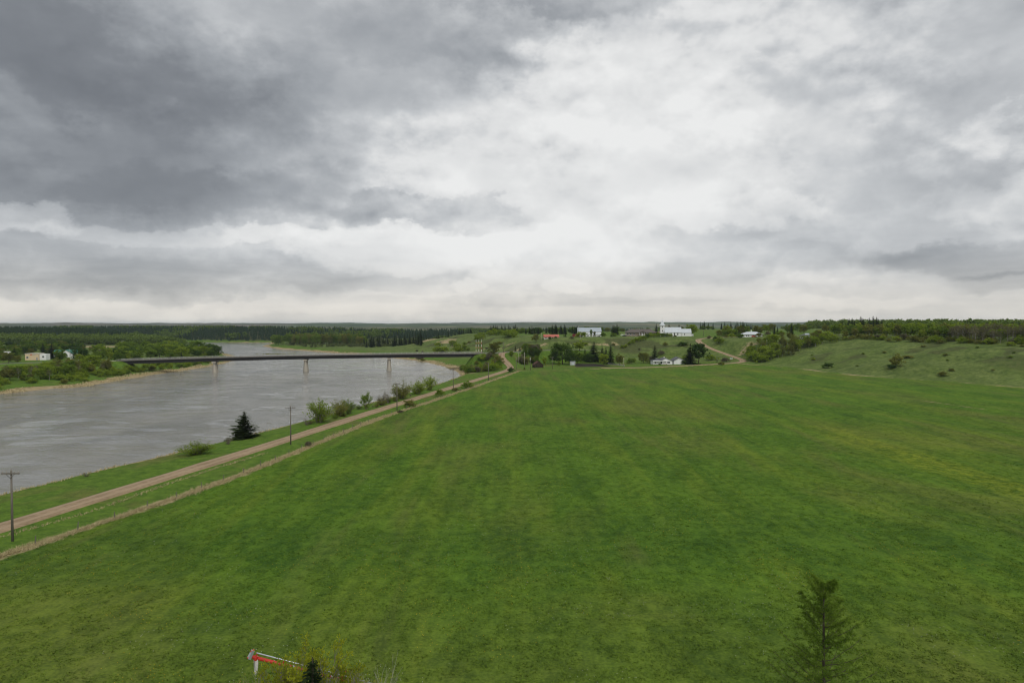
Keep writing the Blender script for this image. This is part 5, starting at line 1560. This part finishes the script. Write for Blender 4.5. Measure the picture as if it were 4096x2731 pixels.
plant(P_ROUND['bright'][1], at(365, 1484), 12.0, 1.55, 'willow_tree', 'large pale willow on the far bank left of the bridge', 'tree')
plant(P_ROUND['olive'][2], at(430, 1486), 9.0, 1.1, 'willow_tree', 'olive tree right of the large pale willow', 'tree')
def f_prom(rg):
    y = rg.uniform(525, 790); x = rg.uniform(-420, -258)
    d = land(x, y)
    return (x, y) if 20 < d < 110 else None
scatter_xy(90, f_prom, P_ROUND['green'] + P_ROUND['dark'][:1] + P_ROUND['bright'][:2], (8, 13.0), (1.0, 1.3), 'point_tree', 'green tree on the wooded point behind the bridge end', 'trees on the wooded point', 'tree', ('trunk', 'crown'), seed=54, gap=6)
scatter_xy(5, f_prom, P_SPRUCE, (8, 11), (.9, 1.2), 'spruce_tree', 'small spruce on the wooded point behind the bridge', 'spruces on the wooded point', 'tree', ('trunk', 'crown'), seed=55, gap=10)
for px, d, h, wd, lab in ((55, 565, 11, .9, 'dark spruce left of the cream building across the river'), (205, 585, 14, 1.3, 'big dark spruce between cream building and green roof'), (300, 655, 9, 1.2, 'dark round spruce behind the green roofed house'), (170, 640, 12, 1.0, 'dark spruce behind the cream building')):
    one(P_SPRUCE[int(px) % 3], px, d, h, wd, 'spruce_tree', lab)
for px, d, h, k, lab in ((302, 640, 9, 'dark', 'dark green tree right of the green roofed house'), (255, 575, 6.5, 'green', 'green tree before the white camper trailer'), (400, 690, 12, 'green', 'tall green tree before the pale stubble field'), (362, 720, 7, 'olive', 'small olive tree at the edge of the pale stubble'), (440, 660, 3, 'dark', 'tiny dark tree on the lawn across the river')):
    one(pick(P_ROUND[k]), px, d, h, 1.0, 'broadleaf_tree', lab)
scatter_px(70, (-60, 340, 0, 0), P_ROUND['green'] + P_ROUND['olive'] + P_ROUND['dark'], (7, 11), (1.0, 1.3), 'village_tree', 'green tree among the far bank houses', 'trees around the far bank houses', 'tree', ('trunk', 'crown'), seed=56, dist=(640, 900))
scatter_px(14, (-60, 90, 0, 0), P_ROUND['green'] + P_ROUND['olive'], (6, 9), (1.0, 1.3), 'village_tree', 'leafy tree at the left picture edge on the far bank', 'far bank trees at the picture edge', 'tree', ('trunk', 'crown'), seed=57, dist=(500, 640))

# ------------------------------------------------------------------ peninsula poplars and riverside conifers
def f_pen(rg):
    y = rg.uniform(985, 1110); x = -345 + (y - 985) * -.30 + rg.uniform(-10, 135)
    return (x, y) if land(x, y) > 20 else None
scatter_xy(85, f_pen, P_ASPEN['green'] + P_ROUND['green'] + P_ROUND['olive'], (13, 18), (.8, 1.1), 'poplar_tree', 'poplar in the dense stand on the river bend', 'poplar stand on the river bend', 'tree', ('trunk', 'crown'), seed=61, gap=5)
def f_con(rg):
    t = rg.random()
    px = 1452 + (1690 - 1452) * t
    d = 900 + 60 * math.sin(t * 3) + rg.uniform(-40, 40) - 40 * t
    return ((px - CXP) / FPX * d, d)
scatter_xy(42, f_con, P_SPRUCE, (10, 16), (.6, .8), 'spruce_tree', 'dark spruce in the line climbing from river to plateau', 'spruces climbing from the river', 'tree', ('trunk', 'crown'), seed=62, gap=4)
scatter_px(26, (1690, 1900, 0, 0), P_SPRUCE, (7, 12), (.6, .8), 'spruce_tree', 'dark spruce on the plateau edge above the bridge', 'spruces on the plateau edge', 'tree', ('trunk', 'crown'), seed=63, dist=(900, 1000))
scatter_px(44, (1960, 2330, 0, 0), P_SPRUCE, (7.5, 12.5), (.7, .95), 'spruce_tree', 'dark spruce in the belt behind the red roofed bungalow', 'spruce belt behind the bungalow', 'tree', ('trunk', 'crown'), seed=64, dist=(800, 900))
scatter_px(46, (2060, 2470, 0, 0), P_ROUND['dark'] + P_ROUND['green'], (5.5, 9), (1.1, 1.5), 'belt_tree', 'dark leafy tree in the belt behind the hill houses', 'tree belt behind the hill houses', 'tree', ('trunk', 'crown'), seed=65, dist=(840, 960))
scatter_px(30, (1720, 2060, 0, 0), P_BUSH['bright'] + P_ROUND['bright'], (4.5, 8), (1.1, 1.6), 'plateau_bush', 'bright bush on the plateau left of red roofed bungalow', 'bright bushes of the plateau edge', 'shrub', BUSHP, seed=66, dist=(700, 820))
scatter_px(20, (1640, 2000, 0, 0), P_BUSH['olive'] + P_BUSH['grey'], (1.5, 3.4), (1.2, 2.2), 'slope_shrub', 'dull scrub on the grassy slope above the bridge', 'scrub above the bridge', seed=67, dist=(610, 760))
scatter_px(22, (2795, 3010, 0, 0), P_SPRUCE, (9, 14), (.6, .8), 'spruce_tree', 'far dark spruce in the row right of the church', 'far spruce row right of the church', 'tree', ('trunk', 'crown'), seed=68, dist=(1050, 1150))
scatter_px(40, (2400, 3320, 0, 0), P_ROUND['olive'] + P_ROUND['green'], (4, 7), (1.2, 1.7), 'belt_tree', 'far leafy tree on the plateau behind the church', 'far tree belt behind the church', 'tree', ('trunk', 'crown'), seed=69, dist=(1000, 1250))

# ------------------------------------------------------------------ far woods that read as one mass
def low_conifer(rng, k=12):
    V, F = [], []
    for tier in range(4):
        z0, z1, r = .08 + tier * .22, .34 + tier * .22 + (.04 if tier < 3 else .0), .19 * (1 - tier * .22)
        n = 6
        b = len(V)
        for i in range(n):
            a = 6.283 * (i + rng.uniform(-.3, .3)) / n
            rr = r * rng.uniform(.7, 1.25)
            V.append((math.cos(a) * rr, math.sin(a) * rr, z0 + rng.uniform(-.03, .03)))
        V.append((0, 0, z1))
        F += [(b + i, b + (i + 1) % n, b + n) for i in range(n)]
    return np.array(V), np.array(F)
def low_leafy(rng, n=64):
    c = rand_dirs(rng, n) * np.power(rng.uniform(.2, 1, n), .4)[:, None] * np.array([.36, .36, .42]) + np.array([0, 0, .56])
    a = rand_dirs(rng, n); b = np.cross(a, rand_dirs(rng, n))
    s = rng.uniform(.07, .15, n)[:, None]
    V = np.stack([c + a * s, c - a * s * .6 + b * s, c - a * s * .5 - b * s], 1).reshape(-1, 3)
    return V, np.arange(n * 3).reshape(n, 3)
def far_wood(name, label, pts, hr, protos, mat, seed, slim=1.0):
    rng = np.random.default_rng(seed)
    z = height(pts[:, 0], pts[:, 1])
    Vs, Fs, off = [], [], 0
    pk = rng.integers(0, len(protos), len(pts))
    for k, (V, F) in enumerate(protos):
        idx = np.where(pk == k)[0]
        if not len(idx): continue
        hh = rng.uniform(hr[0], hr[1], len(idx)); a = rng.uniform(0, 6.283, len(idx)); wd = rng.uniform(.8, 1.25, len(idx)) * slim
        c, s = np.cos(a), np.sin(a)
        x = (V[None, :, 0] * c[:, None] - V[None, :, 1] * s[:, None]) * (hh * wd)[:, None] + pts[idx, 0][:, None]
        y = (V[None, :, 0] * s[:, None] + V[None, :, 1] * c[:, None]) * (hh * wd)[:, None] + pts[idx, 1][:, None]
        zz = V[None, :, 2] * hh[:, None] + z[idx][:, None] - .3
        Vs.append(np.stack([x, y, zz], -1).reshape(-1, 3))
        Fs.append((F[None] + (np.arange(len(idx)) * len(V))[:, None, None]).reshape(-1, 3) + off)
        off += len(idx) * len(V)
    o = link(name, mesh_np(name, np.concatenate(Vs), np.concatenate(Fs), mat))
    tag(o, label, 'wood', kind='stuff')
def sample(n, poly, box, seed, cond=None):
    rng = np.random.default_rng(seed)
    out = []
    while sum(len(o) for o in out) < n:
        x = rng.uniform(box[0], box[1], n * 3); y = rng.uniform(box[2], box[3], n * 3)
        m = sdist(x, y, poly) > 4 if poly is not None else np.ones(len(x), bool)
        if cond is not None: m &= cond(x, y)
        out.append(np.stack([x[m], y[m]], -1))
    return np.concatenate(out)[:n]
_rng = np.random.default_rng(77)
CON = [low_conifer(_rng) for _ in range(5)]
LEAFY = [low_leafy(_rng) for _ in range(5)]
infr = lambda x, y: np.abs(x) < y * .80
L_FARLEAF = leaf_mat('far_leaf', (.055, .095, .022), (.135, .185, .042), .35)
L_FARLEAF2 = leaf_mat('far_leaf_pale', (.045, .062, .024), (.105, .125, .045), .2)
far_wood('far_spruce_forest', 'dark blue green spruce forest on the far valley side', sample(5200, FARBANK, (-1150, 900, 1280, 1800), 1, lambda x, y: infr(x, y) & (sdist(x, y, FARBANK) < 260)), (8, 15), CON, L_FARSPRUCE, 1)
far_wood('far_mixed_forest', 'pale leafy trees mixed into the far spruce forest', sample(1100, FARBANK, (-1150, 900, 1280, 1800), 2, lambda x, y: infr(x, y) & (sdist(x, y, FARBANK) < 260) & (fbm(x / 70, y / 70, 7, 3) > .55)), (11, 15), LEAFY, L_FARLEAF, 2)
far_wood('west_hill_wood', 'green leafy wood on the rise behind the far bank houses', sample(2000, WHILL, (-1150, -450, 955, 1200), 3, lambda x, y: infr(x, y) & (sdist(x, y, WHILL) < 70)), (8, 13), LEAFY, L_FARLEAF, 3)
far_wood('west_hill_spruces', 'dark spruce belt along the skyline at left', sample(3200, WHILL, (-1300, -450, 1000, 1450), 4, lambda x, y: infr(x, y) & (sdist(x, y, WHILL) > 62)), (9, 16), CON, L_FARSPRUCE, 4)
far_wood('river_flat_scrub', 'brownish scrub on the river flats before the forest', sample(900, None, (-330, 60, 900, 1300), 5, lambda x, y: (sdist(x, y, PLATEAU) < -10) & (sdist(x, y, RIVER) < -25) & (fbm(x / 60, y / 90, 83, 3) > .45)), (2, 4.5), LEAFY, L_FARLEAF2, 5, 1.8)
far_wood('far_plateau_woods', 'dark tree belts across the farmland behind the plateau', sample(2600, None, (-300, 1700, 1250, 2300), 6, lambda x, y: infr(x, y) & (x > -150 + (y - 1300) * .1) & (fbm(x / 260, y / 110, 13, 3) > .54)), (4, 8), LEAFY + CON[:2], L_FARLEAF, 6)
far_wood('skyline_wood', 'bushy green wood on the skyline far right', sample(900, None, (440, 1000, 720, 1150), 8, lambda x, y: infr(x, y) & (x > 300 + (y - 700) * .45)), (11, 16), LEAFY, L_FARLEAF, 8)

# ------------------------------------------------------------------ sandbar scrub in the river
def build_bar():
    rng = np.random.default_rng(5)
    d = 30 + 5
    xs = []
    c0 = ray(1118, 1416); t = -(CAM_Z + 5) / c0.z
    cx_, cy_ = c0.x * t, c0.y * t
    P = np.stack([cx_ + rng.normal(0, 14, 160), cy_ + rng.normal(0, 6, 160)], -1)
    V, F, off = [], [], 0
    for (x, y) in P:
        for k in range(5):
            a = rng.uniform(0, 6.283); h = rng.uniform(.4, 1.1); w_ = .25
            V += [(x - w_ * math.cos(a), y - w_ * math.sin(a), -5.05), (x + w_ * math.cos(a), y + w_ * math.sin(a), -5.05), (x + rng.normal(0, .2), y + rng.normal(0, .2), -5 + h)]
            F.append((off, off + 1, off + 2)); off += 3
    tag(link('river_reeds', mesh_np('river_reeds', V, F, L_OLIVE)), 'dark reed patch on a shallow bar beyond the bridge', 'reeds', kind='stuff')
build_bar()
# ------------------------------------------------------------------ foreground: larch, flowering maple, spruce tip, bare trees
def build_larch():
    rng = np.random.default_rng(91)
    x0, y0 = (3312 - CXP) / FPX * 38, 38.0
    p = on(x0, y0)
    r = empty('larch_tree', p, .6, 'feathery green larch rising from the bottom edge at right', 'tree')
    Ht = 15.6 - p[2]
    segs = [((0, 0, -.3), (.05, 0, Ht * .4), .19, .13), ((.05, 0, Ht * .4), (.0, .03, Ht * .75), .13, .07), ((0, .03, Ht * .75), (-.12, 0, Ht * .97), .07, .03)]
    C, U, W_ = [], [], []
    def tuft(q, d, n=5, L=.17):
        for _ in range(n):
            e = rand_dirs(rng, 1)[0] * .8 + d * .5 + np.array([0, 0, .25]); e /= np.linalg.norm(e)
            s = np.cross(e, rand_dirs(rng, 1)[0]); s /= np.linalg.norm(s)
            l = L * rng.uniform(.6, 1.3)
            C.append(q + e * l * .5); U.append(e * l * .62); W_.append(s * .015)
    br = []
    z = 1.2
    while z < Ht * .985:
        t = z / Ht
        for k in range(rng.integers(3, 6)):
            a = rng.uniform(0, 6.283)
            L = (4.4 * (1 - t) ** .72 + .40) * rng.uniform(.65, 1.15)
            br.append((z + rng.uniform(-.15, .15), a, L, t))
        z += .30 + .18 * (1 - t)
    for z, a, L, t in br:
        d = np.array([math.cos(a), math.sin(a), 0.0])
        side = np.array([-d[1], d[0], 0])
        prev = np.array([0, 0, z]); r0 = .035 * (1 - t) + .014
        up = .15 + .75 * t
        nseg = 6
        for s in range(1, nseg + 1):
            q = s / nseg
            cur = d * L * q + np.array([0, 0, z + L * (up * q * .5 - .25 * q * (1 - t) + .38 * q * q)]) + side * rng.normal(0, .05)
            segs.append((tuple(prev), tuple(cur), r0 * (1.05 - .8 * (q - 1 / nseg)), r0 * (1.05 - .8 * q)))
            for _ in range(3):
                tuft(prev + (cur - prev) * rng.uniform(), d)
            if s > 1:
                for sd in (-1, 1):
                    tl = L * rng.uniform(.12, .26) * (1.25 - q * .7)
                    e = cur + (side * sd * .9 + d * .7 + np.array([0, 0, rng.uniform(-.55, .35)])) * tl
                    segs.append((tuple(cur), tuple(e), r0 * .35, .005))
                    for _ in range(5):
                        tuft(cur + (e - cur) * rng.uniform(.1, 1.05), (e - cur) / np.linalg.norm(e - cur))
            prev = cur
        tuft(prev, d, 7, .2)
    V, F = quads_from(np.array(C), np.array(U), np.array(W_))
    link('trunk', tubes_mesh('trunk', segs, M_BARK, 4), r)
    link('crown', mesh_np('crown', V, F, L_LARCH), r)
build_larch()
def fg(proto, px, d, top_py, wide, name, label, rot=0.0):
    """a tree of which only the top reaches into the frame"""
    v = ray(px, top_py)
    t = d / v.y
    top = CAM_Z + v.z * t
    x = v.x * t
    p = on(x, d)
    plant(proto, p, top - p[2], wide, name, label, 'tree', None, rot)
fg(make_bare(401, 9.0, M_TWIG, .50, 6, .13, L_YELLOW, 4600, .10), 1240, 43.5, 2562, .72, 'flowering_maple', 'yellow green flowering maple top in front of the red auger', .3)
fg(make_bare(407, 8.0, M_TWIG, .52, 6, .11, L_YELLOW, 2400, .08), 1120, 42.5, 2655, .62, 'flowering_maple', 'lower yellow green maple top left of spruce tip', 1.7)
fg(make_bare(409, 8.0, M_TWIG, .52, 6, .11, L_YELLOW, 2600, .09), 1350, 44.2, 2640, .8, 'flowering_maple', 'low yellow green maple top right of spruce tip', 2.6)
fg(make_spruce(402, L_SPRUCE, 10, 1.5, 44, .4, 1.6), 1250, 41.5, 2626, 1.8, 'spruce_tree', 'dark spruce tip at the bottom edge over the red auger', 1.0)
fg(make_bare(403, 9.0, M_PALEBARK, .42, 6, .10), 1345, 43, 2592, .8, 'bare_tree', 'pale bare twiggy tree right of the spruce tip', 2.0)
fg(make_bare(404, 8.0, M_PALEBARK, .45, 6, .09), 1500, 42.5, 2634, .8, 'bare_tree', 'pale bare treetop farthest right along the bottom edge', .9)
fg(make_bare(405, 8.0, M_TWIG, .5, 6, .09, L_OLIVE, 500, .06), 1110, 41.8, 2690, .9, 'bare_tree', 'brown leafless treetop at bottom edge under the auger', 2.9)

# ------------------------------------------------------------------ grain auger
def build_auger():
    tip = Vector((-17.8, 46.0, 7.35)); d = Vector((5.8, 4.0, -3.9)).normalized()
    L = 14.0
    r = empty('grain_auger', (tip.x, tip.y, 0), 0, 'red grain auger with white canvas spout at bottom left of field', 'auger')
    o = Vector((tip.x, tip.y, 0))
    P = lambda s, up=0.0, sd=0.0: (tip - o) + d * s + upv * up + sdv * sd
    sdv = d.cross(Vector((0, 0, 1))).normalized(); upv = sdv.cross(d).normalized()
    tb = MB().tube(P(0), P(L), .115, .115, 14).build('red_tube', M_RED, r, True)
    for s in (3.2, 6.4, 9.6):
        MB().tube(P(s - .08), P(s + .08), .135, .135, 14).build('clamp_band', M_ZINC, tb)
    MB().tube(P(.25, .30), P(L - .6, .30), .042, .042, 10).build('drive_shaft_tube', M_ZINC, r, True)
    for s in (.3, 2.4, 4.8, 7.2, 9.6, 12.0):
        MB().hexa([P(s - .03, .1, -.03), P(s + .03, .1, -.03), P(s + .03, .1, .03), P(s - .03, .1, .03)], [P(s - .03, .27, -.03), P(s + .03, .27, -.03), P(s + .03, .27, .03), P(s - .03, .27, .03)]).build('bracket', M_RED, r)
    hd = MB()
    hd.hexa([P(-.16, -.17, -.16), P(.02, -.17, -.16), P(.02, -.17, .16), P(-.16, -.17, .16)], [P(-.16, .40, -.11), P(.02, .40, -.11), P(.02, .40, .11), P(-.16, .40, .11)])
    hd.build('gearbox_cover', M_ZINC, r)
    MB().tube(P(-.05, .36), P(-.05, .46), .10, .06, 10).build('cap', M_ORANGE, r)
    for u in (-.14, .30):
        MB().tube(P(-.19, u, 0), P(-.16, u, 0), .06, .06, 8).build('bolt_plate', M_RED, r)
    # canvas spout hanging straight down under the head
    c = P(.38, -.08)
    rings = []
    for k in range(9):
        t = k / 8
        rad = .155 - .045 * t
        zz = c.z - .02 - 1.02 * t
        rings.append([(c.x + .03 * math.sin(3 * t) + rad * math.cos(a) * (1 + .12 * math.sin(3 * a + 5 * t)), c.y + rad * .85 * math.sin(a) * (1 + .1 * math.sin(2 * a + 4 * t)), zz) for a in [6.283 * i / 12 for i in range(12)]])
    vs = sum(rings, [])
    fs = [(k * 12 + i, k * 12 + (i + 1) % 12, (k + 1) * 12 + (i + 1) % 12, (k + 1) * 12 + i) for k in range(8) for i in range(12)]
    sp = MB().add(vs, fs + [tuple(range(96, 108))]).build('canvas_spout', M_CANVAS, r, True)
    MB().tube((c.x - .05, c.y - .15, c.z + .12), (c.x + .02, c.y - .145, c.z - .75), .012, .012, 4).build('cord', M_STEEL, sp)
    MB().tube(P(.38, .12), P(.38, -.16), .13, .15, 12).build('spout_collar', M_RED, r)
    # undercarriage: two wheels on an axle, four struts
    ax = P(8.8); gx = Vector((ax.x, ax.y, H(ax.x + o.x, ax.y + o.y)))
    for sgn in (-1, 1):
        wpos = gx + sdv * (1.05 * sgn) + Vector((0, 0, .36))
        w_ = MB().tube(wpos - sdv * .1, wpos + sdv * .1, .36, .36, 18).build('wheel', M_RUBBER, r)
        MB().tube(wpos - sdv * .11, wpos + sdv * .11, .2, .2, 12).build('rim', M_RED, w_)
        MB().tube(wpos, P(5.2, -.1, .1 * sgn), .035, .035, 6).build('strut', M_RED, r)
        MB().tube(wpos, P(11.2, -.1, .1 * sgn), .035, .035, 6).build('strut', M_RED, r)
    MB().tube(gx + sdv * -1.05 + Vector((0, 0, .36)), gx + sdv * 1.05 + Vector((0, 0, .36)), .04, .04, 6).build('axle', M_RED, r)
    e = P(L)
    MB().hexa([e + Vector(q) for q in ((-.35, -.35, -.3), (.35, -.35, -.3), (.35, .35, -.3), (-.35, .35, -.3))], [e + Vector(q) for q in ((-.6, -.6, .25), (.6, -.6, .25), (.6, .6, .25), (-.6, .6, .25))]).build('hopper', M_RED, r)
    # red lever that stands up beside the tube
    MB().tube(P(7.35, .1), P(7.3, .75), .035, .035, 6).build('lever', M_RED, r)
build_auger()

# ------------------------------------------------------------------ grass
def tufts(name, label, X, Y, hmin, hmax, wid, blades, mat, seed, cat='grass', lean=(.15, .9)):
    rng = np.random.default_rng(seed)
    n = len(X)
    Z = height(X, Y)
    N = n * blades
    bx = np.repeat(X, blades) + rng.normal(0, wid * 1.4, N); by = np.repeat(Y, blades) + rng.normal(0, wid * 1.4, N); bz = np.repeat(Z, blades)
    hh = np.repeat(rng.uniform(hmin, hmax, n), blades) * rng.uniform(.6, 1.15, N)
    a = rng.uniform(0, 6.283, N); ww = wid * rng.uniform(.5, 1.1, N)
    ln = hh * rng.uniform(lean[0], lean[1], N); la = rng.uniform(0, 6.283, N)
    V = np.stack([np.stack([bx - ww * np.cos(a), by - ww * np.sin(a), bz - .03], -1), np.stack([bx + ww * np.cos(a), by + ww * np.sin(a), bz - .03], -1),
                  np.stack([bx + ln * np.cos(la), by + ln * np.sin(la), bz + hh], -1)], 1).reshape(-1, 3)
    tag(link(name, mesh_np(name, V, np.arange(N * 3).reshape(N, 3), mat)), label, cat, kind='stuff')
def frustum_points(n, r0, r1, seed, power=1.0):
    rng = np.random.default_rng(seed)
    d = r0 * np.power(r1 / r0, np.power(rng.uniform(0, 1, n), power))
    t = rng.uniform(-.80, .80, n)
    return t * d, d
def build_grass():
    X, Y = frustum_points(130000, 50, 260, 3)
    m = (sdist(X, Y, FIELD_EDGE) > .5) & (fbm(X / 1.7, Y / 1.7, 5, 3) > .42)
    tufts('field_grass', 'clumpy green crop and weeds covering the field', X[m], Y[m], .04, .13, .09, 5, M_GRASS, 4, lean=(1.0, 3.0))
    # dry strip along the fence
    rng = np.random.default_rng(8)
    P = np.array(FENCE[1:]); dd = np.concatenate([[0], np.cumsum(np.hypot(*np.diff(P, axis=0).T))])
    s = dd[-1] * np.power(rng.uniform(0, 1, 16000), 1.3)
    x = np.interp(s, dd, P[:, 0]); y = np.interp(s, dd, P[:, 1])
    k = fbm(s / 7, s * 0, 3, 3)
    off = rng.normal(0, .75, len(s)) * (.35 + 1.5 * np.clip(k - .25, 0, 1))
    x2, y2 = x + off, y + off * .25
    tufts('dry_grass_strip', 'tall dry tan grass strip along the field fence', x2, y2, .16, .52, .045, 5, M_DRY, 5, lean=(.4, 1.6))
    P = np.array(VERGE_LINE); dd = np.concatenate([[0], np.cumsum(np.hypot(*np.diff(P, axis=0).T))])
    s = rng.uniform(0, dd[-1], 500)
    x = np.interp(s, dd, P[:, 0]) + rng.normal(0, .35, 500); y = np.interp(s, dd, P[:, 1])
    tufts('dry_verge_grass', 'thin line of dry grass between road and fence', x, y, .15, .42, .035, 5, M_DRY, 6)
    # pale reed grass along the bank edges
    n = 60000
    X = rng.uniform(-110, -30, n); Y = rng.uniform(90, 430, n)
    dw = -sdist(X, Y, RIVER)
    m = (np.abs(dw - 7.4) < 1.4) & (fbm(X / 9, Y / 9, 3, 3) > .50)
    tufts('dry_bank_grass', 'dry grass fringe along the near riverbank edge', X[m], Y[m], .25, .7, .06, 5, M_DRY, 7)
    n = 200000
    X = rng.uniform(-330, 0, n); Y = rng.uniform(325, 900, n)
    dw = -sdist(X, Y, RIVER)
    m = (dw > 3.5) & (dw < 8 + 8 * fbm(X / 20, Y / 20, 6, 2)) & ((X < -200) | (Y > 440)) & (fbm(X / 9, Y / 9, 4, 3) > .47)
    tufts('dry_shore_reeds', 'tan reed grass along the river shores', X[m], Y[m], .4, 1.1, .20, 3, M_DRY, 9)
    # dandelions: white seed heads and yellow flowers
    def dots(name, label, n, seed, mat, thr, sz):
        X, Y = frustum_points(n, 52, 190, seed, .9)
        m = (sdist(X, Y, FIELD_EDGE) > 2) & (fbm(X / 7, Y / 7, seed, 3) > thr)
        X, Y = X[m], Y[m]
        rg = np.random.default_rng(seed)
        k = len(X); Z = height(X, Y) + rg.uniform(.18, .34, k)
        C = np.stack([X, Y, Z], -1)
        a = rg.uniform(0, 6.283, k)
        u = np.stack([np.cos(a), np.sin(a), 0 * a + .3], -1) * sz; v = np.stack([-np.sin(a), np.cos(a), 0 * a], -1) * sz
        V1, F1 = quads_from(C, u, v); V2, F2 = quads_from(C, u, np.tile([0, 0, sz], (k, 1)))
        tag(link(name, mesh_np(name, np.concatenate([V1, V2]), np.concatenate([F1, F2 + len(V1)]), mat)), label, 'flowers', kind='stuff')
    dots('dandelion_seed_heads', 'tiny white dandelion seed heads sprinkled over the field', 9000, 12, M_PUFF, .60, .034)
    dots('dandelion_flowers', 'tiny yellow dandelions in patches over the field', 12000, 14, M_DANDY, .62, .038)
M_PUFF = plain('seed_head_white', (.52, .52, .46), .9, .1)
M_DANDY = plain('dandelion_yellow', (.50, .36, .02), .9, .1)
build_grass()

# ------------------------------------------------------------------ air
def build_haze():
    m = bpy.data.materials.new('haze_air'); m.use_nodes = True
    t = m.node_tree; t.nodes.clear()
    v = t.nodes.new('ShaderNodeVolumePrincipled')
    v.inputs['Color'].default_value = (.74, .87, 1.0, 1)
    v.inputs['Density'].default_value = HAZE
    v.inputs['Anisotropy'].default_value = .25
    o = t.nodes.new('ShaderNodeOutputMaterial'); t.links.new(v.outputs[0], o.inputs['Volume'])
    b = MB().box(-14500, 14500, -14500, 14500, -70, 62).build('haze', m)
    tag(b, 'thin blue haze that pales the distance', 'haze', kind='stuff')
HAZE = 4.2e-5
build_haze()

# ------------------------------------------------------------------ labels within large groups: which third of the group, and its tallest and lowest member
def split_labels():
    sets = {}
    for o in COL.objects:
        if o.parent is None and o.get('group') and o.get('label'):
            sets.setdefault((o['group'], o['label']), []).append(o)
    for (g, lab), members in sets.items():
        if len(members) < 6:
            continue
        members.sort(key=lambda o: o.location.x / max(1.0, o.location.y))
        n = len(members)
        for k, word in enumerate(('left', 'middle', 'right')):
            part = members[k * n // 3:(k + 1) * n // 3]
            by_h = sorted(part, key=lambda o: o.scale[2])
            for o in part:
                pre = 'tallest ' if o is by_h[-1] else ('lowest ' if o is by_h[0] else '')
                o['label'] = pre + lab + ', ' + word + ' third'
split_labels()
